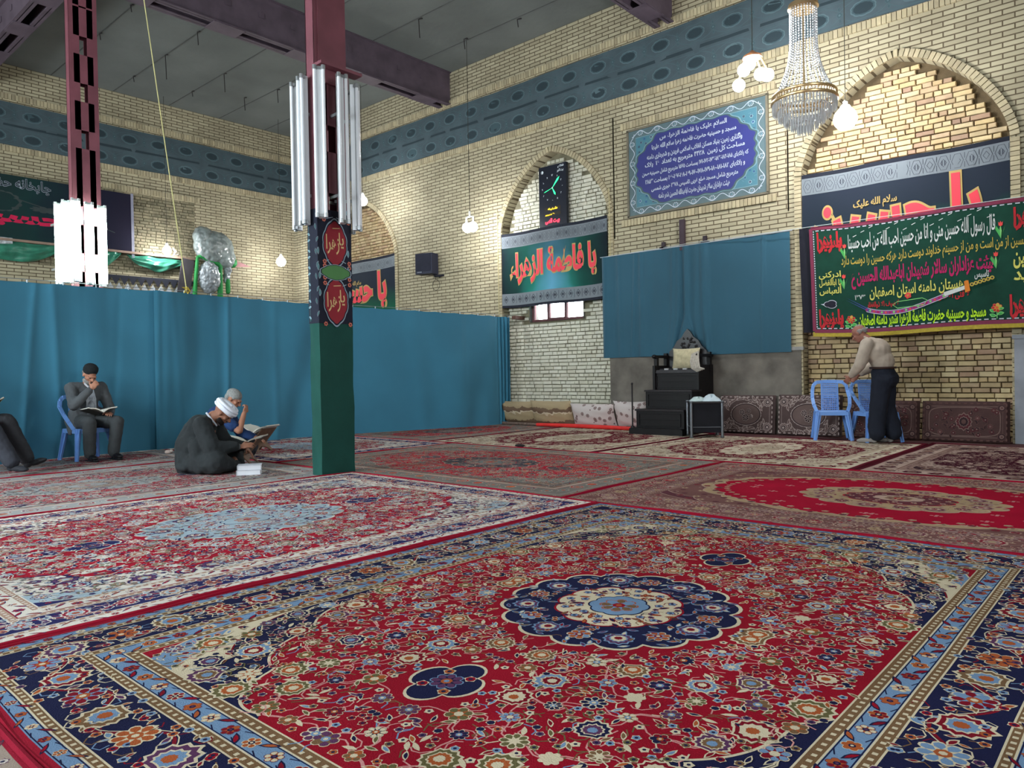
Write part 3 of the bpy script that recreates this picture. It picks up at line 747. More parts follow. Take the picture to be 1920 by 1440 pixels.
            kind = rnd.random(); rot = rnd.uniform(0, 6); r = rnd.uniform(.030, .046) if kind < .6 else rnd.uniform(.054, .072)
            fcs = rnd.choice(((6, 4, 3), (4, 5, 2), (3, 9, 2), (1, 6, 3), (7, 5, 2), (9, 2, 5)))
            oc = 2 if (fld or seq[0] != 2) else 1; nlob = rnd.choice((6, 7, 8))
            for qx, qy in quad:
                rr_ = math.atan2(math.sin(rot)*qy, math.cos(rot)*qx)
                if kind < .6: A.flower(x*qx, y*qy, r, nlob, rr_, oc, fcs[0] if rnd.random() < .97 else 2, fcs[1], fcs[2], L0+1, det)
                else: A.palmette(x*qx, y*qy, r, rr_, oc, fcs[0], fcs[1], fcs[2], L0+1, det)
        sm = []
        for i in range(int(9000*dens)):
            x, y = rnd.uniform(.01, FU), rnd.uniform(.01, FV)
            if all(math.dist((x, y), p) > .062 for p in pts) and all(math.dist((x, y), p) > .036/math.sqrt(dens) for p in sm) and free(x, y, .02): sm.append((x, y))
            if len(sm) > 560*dens: break
        for x, y in sm:
            k = rnd.random(); rot = rnd.uniform(0, 6); ci = rnd.choice((3, 4, 5, 6, 7, 1, 2, 9)); L0 = lay(x, y)+1; fld = inside(x, y) < 1
            for qx, qy in quad:
                rr_ = math.atan2(math.sin(rot)*qy, math.cos(rot)*qx); oc = 2 if (fld or seq[0] != 2) else 6
                if k < .45: A.leaf(x*qx, y*qy, rr_, .052, .022, oc, ci, L0)
                else: A.flower(x*qx, y*qy, .0165, 5, rr_, oc, ci, 5, 1, L0, 0)
        if pal == 'kashan':
            for i in range(430):
                x, y = rnd.uniform(.02, FU), rnd.uniform(.02, FV); a = rnd.uniform(0, 6); ci = rnd.choice((2, 10, 10, 7, 3, 4))
                if not free(x, y, .04): continue
                for qx, qy in quad: A.stroke([((x+.022*k_*math.cos(a+.45*k_))*qx, (y+.022*k_*math.sin(a+.45*k_))*qy) for k_ in range(4)], .0048, ci, lay(x, y))
        if pal in ('faded', 'grey', 'rust'):
            for i in range(520):
                x, y = rnd.uniform(.02, FU), rnd.uniform(.02, FV); a = rnd.uniform(0, 6); L_ = rnd.uniform(.03, .07); ci = rnd.choice((2, 2, 7, 4, 1, 3))
                for qx, qy in quad: A.stroke([(x*qx, y*qy), ((x+L_*.5*math.cos(a)+.01)*qx, (y+L_*.5*math.sin(a))*qy), ((x+L_*math.cos(a))*qx, (y+L_*math.sin(a+.4))*qy)], .009, ci, 15)
        if pal in ('faded', 'grey', 'ivory', 'rust', 'mauve'):
            # loose arabesques of a second field shape breaking up the ground
            for i in range(46 if pal in ('ivory', 'mauve') else 30):
                x, y = rnd.uniform(0, FU), rnd.uniform(0, FV); s_ = inside(x, y)
                if .55 < s_ < 1.05 and free(x, y, .08):
                    for qx, qy in quad: A.scallop(x*qx, y*qy, rnd.uniform(.03, .09), rnd.uniform(.02, .05), 5, .4, 2 if pal != 'rust' else 9, 3, n=4, clip=(-FU, -FV, FU, FV))
    A.build('pile', mats, root)
    if binding:
        tb = MB(); ins = 0.0
        pts = [Vector(fn(x, y, 0))+Vector((0, 0, -.004+.004*math.sin(x*5+y*4))) for x, y in out]
        tb.tube(pts, .011, n=6, closed=True); tb.build('edge_binding', mats[8], root, smooth=True)
    return root
def lay_rug(label, x0, x1, y0, y1, pal, seed, **k):
    along = 'y' if (y1-y0) > (x1-x0) else 'x'; g = .012; a, b = (x1-x0)-2*g, (y1-y0)-2*g
    return rug('patterned_carpet', label, (x0+x1)/2, (y0+y1)/2, max(a, b), min(a, b), along, pal, seed, **k)
lay_rug('large red floral carpet with navy medallion in the foreground, nearest the camera', -3.30, -.22, .60, 4.66, 'kashan', 11, dens=1.25)
lay_rug('red carpet with pale blue medallion and white corners, in front of the green column', -6.42, -3.30, .60, 4.66, 'faded', 12, thick=.016, dens=1.35)
lay_rug('greyish red carpet under the turbaned man, left of the green column', -9.15, -6.42, .5, 4.66, 'grey', 13, det=0, dens=1.5)
lay_rug('rust red carpet with dark oval medallion, right of the green column base', -7.95, -3.66, 4.66, 7.57, 'rust', 14, det=0, dens=1.4)
lay_rug('crimson carpet with cream oval ring medallion and mauve border, at right', -3.66, .55, 4.66, 7.57, 'crimson', 15, style='oval')
lay_rug('cream bordered carpet with maroon flowers in front of the blue chairs', -5.45, -2.35, 7.57, 10.70, 'ivory', 16, style='panelled', det=0, dens=.9)
lay_rug('cream bordered maroon carpet with cream oval, in front of the pulpit and cushions', -8.5, -5.45, 7.57, 10.95, 'ivory', 17, style='panelled', det=0, dens=.6)
lay_rug('brown mauve carpet with dark maroon field, at the far right by the wall', -2.35, .9, 7.57, 10.85, 'mauve', 18, style='panelled', det=0, dens=.7)
lay_rug('red carpet with grey border beyond the column, along the blue curtain', -11.0, -7.95, 4.66, 7.57, 'faded', 19, det=0, dens=.7)
lay_rug('dark rose red carpet in the far corner between curtain and cushions', -10.9, -8.5, 7.57, 11.0, 'rust', 20, det=0, dens=.6)
lay_rug('red and grey carpet under the blue chair of the man in the black cap', -11.4, -9.15, .5, 4.66, 'grey', 21, det=0, dens=.7)
lay_rug('purple grey edge of a carpet at the bottom left corner', -4.4, -1.4, -1.6, .605, 'grey', 22, det=0, dens=.6)
# ================================================================== COLUMNS
def column(cx, cy, ztop, label, sx=.15, sy=.385, face='x'):
    t = thing('steel_column', label, 'column', (cx, cy, 0), 0, 'steel columns of the hall')
    for s, nm in ((-1, 'channel'), (1, 'channel')):
        g = MB(); y = s*(sy/2-.07)
        g.box((0, s*(sy/2-.006), ztop/2), (sx-.002, .012, ztop))
        for q in (-1, 1): g.box((q*(sx/2-.006), y, ztop/2), (.012, .14, ztop))
        g.build(nm, m_steel, t)
    z = .4; k = 0
    while z < ztop-.1:
        h = .42 if k % 4 else .85
        for q in (-1, 1): MB().box((q*(sx/2-.004), 0, min(z+h/2, ztop-.01)), (.008, sy-.12, h)).build('batten_plate', m_steel, t)
        z += h+.27; k += 1
    return t
m_lit = mat((226, 255, 240), emit=30, noise=0)
COLN = column(-6.52, 4.51, 6.97, 'red steel column in the centre, wrapped in green cloth below, unlit tubes above')
COLF = column(-12.03, 4.05, 6.97, 'red steel column at left behind the curtain, ringed with glowing tubes')
seat = MB(); seat.box((.14, .05, 4.16), (.13, .5, .03)); seat.box((.09, .02, 4.08), (.03, .36, .14)); seat.build('beam_bracket', m_steel, COLN)
MB().box((.079, 0, 5.55), (.008, .30, 2.7)).build('cover_plate', m_steel, COLN)
# cloth wraps of the near column
def wrap(name, z0, z1, mt, off, lab, n=14, wob=.006):
    g = MB(); hx, hy = .075+off, .1925+off; P = []
    for (xa, ya), (xb, yb_) in (((-hx, -hy), (hx, -hy)), ((hx, -hy), (hx, hy)), ((hx, hy), (-hx, hy)), ((-hx, hy), (-hx, -hy))):
        for i in range(6): P.append((xa+(xb-xa)*i/6, ya+(yb_-ya)*i/6))
    N = len(P)
    for j in range(n+1):
        z = z0+(z1-z0)*j/n
        for i, (x, y) in enumerate(P):
            k = wob*math.sin(i*1.3+j*.9)+wob*.6*math.sin(i*.5-j*1.7); l = math.hypot(x, y); g.v.append((x+x/l*k, y+y/l*k, z))
    for j in range(n):
        for i in range(N): g.f.append((j*N+i, j*N+(i+1) % N, (j+1)*N+(i+1) % N, (j+1)*N+i)); g.mi.append(0)
    o = g.build(name, mt, None, smooth=True, angle=50); o.location = COLN.location
    return o
gw = wrap('column_cloth', .006, 1.60, mat((22, 74, 66), rough=.85, noise=.15, nscale=4, bump=.15), .010, None, wob=.004)
tag(gw, 'dark green cloth wrapped round the foot of the central column', 'cloth')
bw = wrap('column_banner', 1.56, 2.72, mat((28, 32, 48), rough=.85, noise=.12), .014, None, wob=.0015)
tag(bw, 'black banner with two red medallions and a green one wrapped round the column', 'banner')
# printed motifs on its +x face and -y face
mats_c = [mat(c, rough=.85, noise=.08) for c in ((150, 46, 56), (150, 170, 184), (28, 32, 48), (226, 196, 140), (86, 138, 84), (206, 118, 100), (100, 150, 156))]
Ac = Art(lambda x, y, l: (.075+.014+.0045+.0006*l, x, y))
def med(cy_, rx, ry, fill, lob, txt=None, l0=0):
    def drop(k):
        pts = []
        for i in range(72):
            t = 2*PI*i/72; b = 1+.05*abs(math.sin(5*t)); s, c = math.sin(t), math.cos(t)
            pnt = abs(s)**6*.16 if rx < ry else 0; pn2 = abs(c)**6*.2 if rx > ry else 0
            pts.append((rx*k*c*b*(1+pn2), cy_+ry*k*s*b*(1+pnt)))
        return pts
    fanp = lambda k, mi, l: Ac.add([Ac.fn(0, cy_, l)]+[Ac.fn(x, y, l) for x, y in drop(k)], [(0, 1+i, 1+(i+1) % 72) for i in range(72)], mi)
    fanp(1.14, 1, l0); fanp(1.07, 2, l0+1); fanp(1.0, fill, l0+2)
    if txt:
        put_text(Ac, 'یا', Ac.fn, (.045, cy_-.04, .105, cy_+.12), 3, .012, 4); put_text(Ac, 'زهرا', Ac.fn, (-.11, cy_-.11, .05, cy_+.09), 3, .012, 4)
        Ac.stroke([(-.03, cy_+.155), (.06, cy_+.165)], .008, 3, 4)
med(2.38, .130, .19, 0, 8, 1); med(1.79, .130, .19, 0, 8, 1); med(2.085, .14, .07, 4, 6, None, 6)
for zc in (2.38, 1.79, 2.08):
    for s in (-1, 1):
        for q in (-1, 1):
            yb_ = zc+q*(.235 if zc != 2.08 else .11); x_ = s*.13
            Ac.flower(x_ if s < 0 else .17, yb_, .026, 6, .3, 5, 5, 3, 2, 2, 0)
            if yb_ < 1.66: continue
            Ac.leaf(-.2 if s < 0 else .165, yb_+q*.06, PI/2*q, .08, .04, 1, 6, 2)
            Ac.stroke([(x_, yb_), (x_*.6, yb_+q*.02), (x_*.15, zc+q*(.02+.25 if zc != 2.08 else .13))], .008, 1, 1)
for k in range(9): Ac.leaf(-.225, 1.62+k*.125, 1.2+.5*(k % 2), .07, .03, 1, 6, 2)
oc = Ac.build('printed_medallions', mats_c, bw)
As = Art(lambda x, y, l: (x, -(.1925+.014+.0045+.0006*l), y))
As.stroke([(-.135+.075, 1.58), (-.135+.075, 2.70)], .003, 6, 0)
for k in range(13): As.leaf(-.082, 1.63+k*.085, .3 if k % 2 else -.6, .05, .03, 1, 6, 1)
As.build('printed_border', mats_c, bw)

# ------------------------------------------------------------------ fluorescent fixtures standing round the columns
m_hous = mat((228, 232, 234), rough=.35, noise=.05, spec=.5); m_tube = mat((236, 240, 244), rough=.12, noise=.02, spec=.7); m_cap = mat((170, 174, 176), rough=.3, metal=.7, noise=.03)
def fixture(lit, label, group, L=1.5):
    t = thing('fluorescent_fixture', label, 'light fixture', (0, 0, 0), 0, group)
    MB().box((0, .03, L/2), (.06, .045, L)).box((0, .005, L/2), (.045, .02, L-.04)).build('housing', m_hous, t)
    for s in (-1, 1):
        MB().tube([(s*.042, -.02, .04), (s*.042, -.02, L-.04)], .0175, n=12).build('tube', m_lit if lit else m_tube, t, smooth=True)
    for z in (.02, L-.02):
        g = MB(); g.box((0, .0, z), (.11, .035, .028))
        for s in (-1, 1): g.tube([(s*.042, -.02, z-.022), (s*.042, -.02, z+.022)], .021, n=10)
        g.build('end_socket', m_cap, t, smooth=True)
    for z in (.75, .2): MB().box((0, .14, L*z), (.02, .19, .03)).build('mounting_lug', m_cap, t)
    return t
fx = fixture(False, '', 'unlit twin tube fixtures round the central column')
camdir = math.atan2(-4.51, 6.52)   # direction from column to camera
n_ = ['unlit twin tube light facing the camera on the central column', 'unlit tube light left of the facing one on the central column', 'leftmost unlit tube light of the central column',
      'unlit tube light right of the facing one, housing side showing', 'rightmost unlit tube light of the central column', 'unlit tube light on the back of the central column']
for k, (dr, dd, dz, lb) in enumerate(((-.07, .30, 2.60, n_[0]), (-.245, .12, 2.56, n_[1]), (-.325, -.04, 2.53, n_[2]), (.145, .24, 2.56, n_[3]), (.29, .05, 2.53, n_[4]), (.21, -.12, 2.52, n_[5]))):
    d = Vector((math.cos(camdir), math.sin(camdir))); r = Vector((-d.y, d.x))
    p = Vector((-6.52, 4.51))+r*dr+d*dd; out = Vector((r.x*dr+d.x*dd, r.y*dr+d.y*dd)); rz = math.atan2(out.y, out.x)+PI/2
    if k in (0,): rz = camdir+PI/2-.1
    if k == 0: f = fx; f.location = (p.x, p.y, dz); f.rotation_euler = (0, 0, rz); f['label'] = lb
    else: dup(fx, (p.x, p.y, dz), rz, lb)
fl = fixture(True, '', 'glowing twin tube fixtures round the left column', L=1.2)
camd2 = math.atan2(-4.05, 12.03); d = Vector((math.cos(camd2), math.sin(camd2))); r = Vector((-d.y, d.x))
lb2 = ['glowing tube light in the middle on the right face of the left column', 'leftmost glowing tube light of the left column', 'second glowing tube light from the left on the left column', 'rightmost glowing tube light of the left column', 'glowing tube light at the left front corner of the left column']
for k, (dr, dd, dz) in enumerate(((.045, .26, 2.42), (-.35, -.04, 2.44), (-.25, .13, 2.45), (.215, .10, 2.42), (-.125, .26, 2.46))):
    p = Vector((-12.03, 4.05))+r*dr+d*dd; rz = camd2+PI/2+(dr*-1.2 if k else 0)
    if k == 0: fl.location = (p.x, p.y, dz); fl.rotation_euler = (0, 0, rz); fl['label'] = lb2[0]
    else: dup(fl, (p.x, p.y, dz), rz, lb2[k])

# assumed third lit column, added out of frame left to light curtain and readers
COL_ASSUMED = column(-6.52, -2.0, 6.97, 'assumed red steel column ringed with glowing tubes, unseen, left of the camera')
m_lit_assumed = mat((226, 250, 255), emit=75, noise=0, key='lit_assumed')  # tubes of the assumed column, set brighter than the visible ones
lb3 = 'assumed glowing tube light on the unseen column left of the camera'
for k in range(6):
    a = k*PI/3; q_ = dup(fl, (-6.52+.28*math.cos(a), -2.0+.28*math.sin(a), 2.42), a+PI/2, lb3)  # assumed copies; they keep the group text of the left column's tubes
    for c_ in q_.children:
        if c_.name.startswith('tube'): c_.data = c_.data.copy(); c_.data.materials[0] = m_lit_assumed

# ================================================================== CLOTH
def frieze(label, ax, a, b, seed):
    rnd = random.Random(seed); base_ = mat((72, 86, 92), rough=.85, noise=.2, nscale=3); L = b-a
    def fn(x, y, l=0):
        w_ = .010*math.sin(x*2.1+seed)+.006*math.sin(x*7.3); z = y+.012*math.sin(x*1.4+seed)*(1 if y < 6.4 else .4)
        o = .03+w_+.01*math.sin(y*6)+.0012*l
        return (x, YW-o, z) if ax == 'x' else (XL+o, x, z)
    root = thing('frieze_cloth', label, 'cloth', (0, 0, 0), 0, 'teal friezes high on the walls')
    MB().grid(lambda u, v: fn(a+L*u, 6.0+.9*v, 0), int(L*5), 6).build('cloth', base_, root, smooth=True)
    A = Art(fn); n = round(L/.66)
    for k in range(n):
        c = a+(k+.5)*L/n
        for z in (6.18, 6.66):
            A.scallop(c, z, .185, .115, 10, .06, 0, 1, n=4); A.scallop(c, z, .165, .096, 10, .06, 1, 2, n=4); A.scallop(c, z, .140, .078, 12, .05, 2, 3, n=4)
        for z in (6.18, 6.66):
            A.flower(c+L/n/2, z, .05, 6, 0, 3, 1, 3, 0, 1, 0)
            for q in (-1, 1):
                A.leaf(c+L/n/2, z+q*.05, q*PI/2, .07, .05, 3, 1, 1)
                for s in (-1, 1): A.stroke([(c+s*L/n/2, z+q*.04), (c+s*.25, z+q*.1), (c+s*.12, z+q*.15), (c, z+q*.14)], .010, 3, 1)
    k = int(L*3)
    for z, t_, mi in ((6.42, .05, 2), (6.03, .012, 3), (6.87, .012, 3), (6.35, .008, 3), (6.49, .008, 3)):
        A.stroke([(a+L*i/k, z) for i in range(k+1)], t_, mi, 1)
    A.build('printed_ovals', [mat((84, 104, 110), rough=.85, noise=.05), mat((62, 82, 88), rough=.85, noise=.05), mat((44, 58, 64), rough=.85, noise=.05), mat((72, 93, 98), rough=.85, noise=.05)], root)
frieze('teal cloth frieze with two rows of dark ovals, high on the right wall', 'x', XL+.06, XR-.05, 1)
frieze('teal cloth frieze with two rows of dark ovals, high on the left wall', 'y', YF+.05, YW-.06, 2)

RED, GOLD, WHITE = mat((228, 66, 80), rough=.7, noise=.03), mat((176, 150, 90), rough=.7, noise=.03), mat((196, 202, 206), rough=.7, noise=.03)
def strip_pattern(A, x0, x1, y0, y1, li, mi, step=.16):
    n = max(1, round((x1-x0)/step)); st = (x1-x0)/n; c = (y0+y1)/2; h = (y1-y0)/2
    for k in range(n):
        x = x0+(k+.5)*st
        A.stroke([(x-st*.42, c), (x-st*.2, c+h*.8), (x+st*.2, c+h*.8), (x+st*.42, c), (x+st*.2, c-h*.8), (x-st*.2, c-h*.8)], .006, mi, li, closed=True)
        A.stroke([(x-st*.22, c), (x, c+h*.45), (x+st*.22, c), (x, c-h*.45)], .007, mi, li, closed=True)
        if k % 2: A.stroke([(x-st*.1, c-h*.3), (x-st*.1, c+h*.3)], .012, mi, li); A.stroke([(x+st*.1, c-h*.3), (x+st*.1, c+h*.3)], .012, mi, li)
        A.stroke([(x+st*.5, c+h*.85), (x+st*.5, c+h*.2)], .006, mi, li); A.stroke([(x+st*.5, c-h*.85), (x+st*.5, c-h*.2)], .006, mi, li)
def banner(label, x0, x1, z0, z1, yb, draw, field, seed, sag=.02):
    L = x1-x0; H_ = z1-z0
    def fn(x, y, l=0):
        v = (y-z0)/H_; u = (x-x0)/L
        return (x, yb-.012*math.sin(x*4+seed)*(1-v)-.006*math.sin(x*9+y*3)-.0025*l, y-sag*math.sin(PI*u)*(1 if v < 0 else .6)-.008*math.sin(PI*3*u))
    root = thing('wall_banner', label, 'banner', (0, 0, 0), 0, 'mourning banners on the arches')
    MB().grid(lambda u, v: fn(x0+L*u, z0+H_*v, 0), 40, 16).build('cloth', field, root, smooth=True)
    A = Art(fn); mats = draw(A, fn); A.build('printed_lettering', mats, root)
    return root
grey_strip = mat((132, 140, 146), rough=.8, noise=.06, trans=.25); dkcloth = mat((30, 34, 46), rough=.85, noise=.1, trans=.1); pat = mat((62, 66, 76), rough=.8, noise=.03)
def draw_fatima(A, fn):
    def band(y0, y1, mi):
        for i in range(20): a, b = -10.41+2.64*i/20, -10.41+2.64*(i+1)/20; A.poly([(a, y0), (b, y0), (b, y1), (a, y1)], mi, 1)
    band(3.86, 3.915, 1); band(3.62, 3.86, 0); band(2.39, 2.44, 1); band(2.44, 2.68, 0)
    strip_pattern(A, -10.4, -7.78, 3.63, 3.85, 2, 2, .11)
    for k in range(14):
        x = -10.3+k*.185; A.stroke([(x-.05, 2.56), (x, 2.63), (x+.05, 2.56), (x, 2.49)], .014, 2, 2, closed=True); A.flower(x, 2.56, .03, 6, 0, 2, 2, 0, 2, 3, 0)
        A.stroke([(x+.09, 2.48), (x+.09, 2.64)], .008, 2, 2)
    bx = (-10.18, 2.86, -8.02, 3.50)
    put_text(A, 'یا فاطمة الزهراء', fn, bx, 4, .075, 3, ref=.035, slope=.0); put_text(A, 'یا فاطمة الزهراء', fn, bx, 3, .035, 5, ref=.035)
    return [grey_strip, dkcloth, pat, RED, GOLD]
banner('banner with red lettering below the clock on the middle arch', -10.41, -7.77, 2.39, 3.915, YW-.03, draw_fatima,
       gradient_mat([(0, (28, 36, 46)), (.3, (24, 92, 80)), (.5, (70, 118, 138)), (.72, (24, 84, 74)), (1, (26, 34, 44))], 'X', -10.41, -7.77, trans=.3), 1)
def mk_hos(x0, x1, z0, z1, small=True):
    def draw(A, fn):
        def band(y0, y1, mi):
            for i in range(20): a, b = x0+(x1-x0)*i/20, x0+(x1-x0)*(i+1)/20; A.poly([(a, y0), (b, y0), (b, y1), (a, y1)], mi, 1)
        band(z1-.06, z1, 1); band(z1-.31, z1-.06, 0); strip_pattern(A, x0+.01, x1-.01, z1-.30, z1-.07, 2, 2, .17)
        A.stroke([(x0+.006, z0+.1), (x0+.006, z1-.1)], .006, 1, 0); band(z0, z0+.05, 1); band(z0+.05, z0+.3, 0); strip_pattern(A, x0+.01, x1-.01, z0+.06, z0+.29, 2, 2, .17)
        W_ = x1-x0
        bx = (x0+W_*.06, z1-1.26, x1-W_*.12, z1-.34)
        put_text(A, 'یا حسین', fn, bx, 4, .075, 3, ref=.04); put_text(A, 'یا حسین', fn, bx, 3, .04, 5, ref=.04)
        put_text(A, 'سلام الله علیک', fn, (x0+W_*.28, z1-.66, x0+W_*.50, z1-.50), 4, .03, 6)
        return [grey_strip, dkcloth, pat, RED, GOLD]
    return draw
hg = lambda lo, hi: gradient_mat([(0, (24, 40, 44)), (.35, (24, 92, 68)), (.62, (34, 44, 56)), (1, (36, 42, 56))], 'Z', lo, hi, trans=.1)
banner('black and green banner with big red lettering on the right arch, behind the embroidered one', -4.21, -1.55, 1.95, 3.96, YW-.02, mk_hos(-4.21, -1.55, 1.95, 3.96), hg(1.95, 3.96), 2)
banner('black banner with red lettering on the far left arch, half behind the column', -16.53, -13.88, 2.0, 3.97, YW-.02, mk_hos(-16.53, -13.88, 2.0, 3.97), hg(2.0, 3.97), 3, sag=.05)

# embroidered green banner
E0, E1, F0, F1 = -4.06, -.62, 1.55, 3.13; EY = YW-.16
def efn(x, y, l=0):
    u = (x-E0)/(E1-E0); v = (y-F0)/(F1-F0)
    s = .05*(1-v)*(1-u)
    return (x+s*.9, EY-.014*math.sin(x*5+1)*(1.1-v)-.008*math.sin(x*11+y*2)-.0025*l, y-.02*math.sin(PI*u)-.018*math.sin(PI*2.5*u))
eb = thing('embroidered_banner', 'dark green embroidered banner with sword, roses and white lettering, above the standing man', 'banner', (0, 0, 0))
MB().grid(lambda u, v: efn(E0+(E1-E0)*u, F0+(F1-F0)*v), 60, 24).build('cloth', mat((12, 58, 44), rough=.9, noise=.2, nscale=6), eb, smooth=True)
A = Art(efn)
em = [(196, 200, 196), (184, 160, 70), (168, 26, 86), (202, 196, 96), (176, 36, 44), (176, 220, 40), (120, 46, 70), (70, 160, 80), (120, 190, 110), (214, 70, 66), (60, 70, 140), (190, 190, 200), (206, 120, 40), (28, 26, 40), (150, 60, 130)]
def eseg(pts, w_, mi, l): A.stroke(pts, w_, mi, l)
for (p, q) in (((E0, F0), (E1, F0)), ((E1, F0), (E1, F1)), ((E1, F1), (E0, F1)), ((E0, F1), (E0, F0))):
    n = 40; ln = [(p[0]+(q[0]-p[0])*i/n, p[1]+(q[1]-p[1])*i/n) for i in range(n+1)]
    cx_, cy_ = (E0+E1)/2, (F0+F1)/2
    def sh(k): return [(cx_+(x-cx_)*(1-k/((E1-E0)/2)), cy_+(y-cy_)*(1-k/((F1-F0)/2))) for x, y in ln]
    eseg(sh(.025), .05, 6, 1); s2 = sh(.065)
    for i in range(0, n, 1): eseg([s2[i], ((s2[i][0]*.4+s2[i+1][0]*.6), (s2[i][1]*.4+s2[i+1][1]*.6))], .014, 11, 2)
W3 = E1-E0
put_text(A, 'قال رسول الله حسین منی و انا من حسین احب الله من احب حسینا', efn, (E0+.55, 2.70, E0+2.36, 2.97), 0, .015, 2)
for k in range(16): eseg([(E0+.62+k*.11, 2.93+.05*(k % 3)), (E0+.67+k*.11, 2.95+.05*(k % 3))], .009, 0, 2)
put_text(A, 'رسول اکرم فرمودند حسین از من است و من از حسینم خداوند دوست دارد هرکه حسین را دوست دارد', efn, (E0+.45, 2.47, E0+3.25, 2.67), 1, .015, 2)
put_text(A, 'هیئت عزاداران سالار شهیدان اباعبدالله الحسین ع', efn, (E0+.58, 2.17, E0+2.36, 2.47), 2, .035, 2)
put_text(A, 'دهستان دامنه استان اصفهان', efn, (E0+.82, 2.00, E0+2.04, 2.19), 3, .02, 3)
put_text(A, '۱۳۷۳', efn, (E0+.62, 2.02, E0+.76, 2.10), 0, .02, 3); put_text(A, 'تاسیس', efn, (E0+2.12, 2.14, E0+2.28, 2.26), 0, .02, 3)
put_text(A, 'لا سیف الا ذوالفقار', efn, (E0+.78, 1.88, E0+1.20, 1.98), 4, .03, 3); put_text(A, 'لا فتی الا علی', efn, (E0+1.68, 1.90, E0+2.06, 2.02), 4, .03, 3)
put_text(A, 'مسجد و حسینیه حضرت فاطمة الزهرا شهر دامنه اصفهان', efn, (E0+.66, 1.60, E0+2.24, 1.82), 5, .03, 3)
for (x, y, t_) in ((E0+.12, 2.22, 'یا اباالفضل'), (E0+.12, 2.10, 'العباس'), (E0+.12, 2.34, 'ادرکنی')): put_text(A, t_, efn, (x, y, x+.32, y+.12), 3, .02, 3)
put_text(A, 'یا حسین', efn, (E0+2.55, 2.24, E0+2.95, 2.50), 3, .03, 3); put_text(A, 'شهید', efn, (E0+2.55, 2.05, E0+2.95, 2.24), 3, .03, 3)
for (x, y, w_, h_) in ((E0+.11, 2.72, .36, .32), (E0+.10, 1.60, .36, .30), (E0+2.50, 1.60, .36, .32), (E0+2.56, 2.72, .34, .3)):
    put_text(A, 'یا زهرا', efn, (x, y, x+w_, y+h_), 4, .05, 2); put_text(A, 'حسین', efn, (x, y+.02, x+w_, y+h_*.7), 4, .03, 3)
for (x, y) in ((E0+.50, 2.62), (E0+2.42, 2.64), (E0+.48, 2.18), (E0+2.36, 2.26), (E0+3.2, 2.3)):   # tulips
    for s in (-1, 0, 1): A.poly([(x, y), (x+s*.05-.012, y+.13), (x+s*.05, y+.17), (x+s*.02+.012, y+.1)], 7 if s else 8, 3)
    A.poly([(x-.022, y+.17), (x-.025, y+.215), (x-.01, y+.2), (x, y+.225), (x+.01, y+.2), (x+.025, y+.215), (x+.022, y+.17), (x, y+.155)], 9, 4)
for (x, y) in ((E0+.56, 1.74), (E0+2.36, 1.76)):   # roses
    A.stroke([(x, y), (x, y-.14)], .01, 8, 3); A.flower(x, y, .062, 7, 0, 9, 4, 9, 12, 3, 1)
    for s in (-1, 1):
        for q in (-.04, -.1): A.leaf(x, y+q, (0 if s > 0 else PI)+.3*s, .085, .06, 8, 7, 3)
A.flower(E0+1.32, 2.02, .045, 5, 0, 9, 9, 12, 1, 4, 1)
sw = [(E0+.56+1.25*i/24, 1.98-.17*math.sin(PI*(i/24)**.85)*1.0) for i in range(25)]   # curved blade
A.stroke(sw[4:], .05, 14, 3); A.stroke([(x, y+.027) for x, y in sw[4:]], .008, 11, 4); A.stroke([(x, y-.027) for x, y in sw[4:]], .008, 11, 4)
for i in range(4, 24, 1): A.disk(sw[i][0], sw[i][1], .016, (9, 2, 8)[i % 3], 5, 6)
for s in (0, .035): A.poly([(E0+.50, 2.06-s), (sw[5][0], sw[5][1]+.02-s*.8), (sw[5][0], sw[5][1]+.002-s*.8)], 10, 4)
hx, hy = sw[-1]; A.poly([(hx-.05, hy-.03), (hx+.22, hy+.05), (hx+.22, hy+.10), (hx-.05, hy+.03)], 0, 5)
A.poly([(hx+.20, hy-.0), (hx+.26, hy+.02), (hx+.24, hy+.16), (hx+.19, hy+.15)], 12, 6)
for k in range(6): A.disk(hx+.28+k*.045, hy+.10+k*.014, .027, 1, 6, 8); A.disk(hx+.28+k*.045, hy+.10+k*.014, .012, 13, 7, 6)
A.stroke([(E0+1.12, 1.91), (E0+1.18, 1.95), (E0+1.5, 1.965), (E0+1.56, 1.93), (E0+1.52, 1.87), (E0+1.18, 1.86)], .010, 8, 5, closed=True)
A.scallop(E0+.28, 1.97, .105, .065, 3, .25, 11, 3, n=8); A.scallop(E0+.28, 1.97, .095, .056, 3, .25, 13, 4, n=8); A.poly([(E0+.18, 1.98), (E0+.13, 1.975), (E0+.18, 1.955)], 11, 3)
A.build('embroidery', [mat(c, rough=.8, noise=.08, nscale=40) for c in em], eb)
fr = MB(); rnd = random.Random(4)
for k in range(170):
    x = E0+W3*(k+.5)/170; p = Vector(efn(x, F0)); fr.add([p+Vector((-.009, 0, .012)), p+Vector((.009, 0, .012)), p+Vector((.010+rnd.uniform(-.003, .003), -.004, -.055)), p+Vector((-.010, -.004, -.055+rnd.uniform(-.004, .004)))], [(0, 1, 2, 3)])
    fr.add([p+Vector((-.009, .008, .012)), p+Vector((.009, .008, .012)), p+Vector((.010, .006, -.05)), p+Vector((-.010, .006, -.05))], [(0, 1, 2, 3)])
fr.build('gold_fringe', mat((168, 146, 40), rough=.6, noise=.2, nscale=30), eb)['label'] = 'gold fringe'
o = MB().grid(lambda u, v: (-4.23+.17*u+.05*(1-v), YW-.09-.02*math.sin(u*6+v*3), 1.56+1.58*v), 8, 16).build('black_drape', mat((28, 28, 38), rough=.9, noise=.1), smooth=True)
tag(o, 'narrow black cloth hanging beside the left edge of the green embroidered banner', 'cloth')
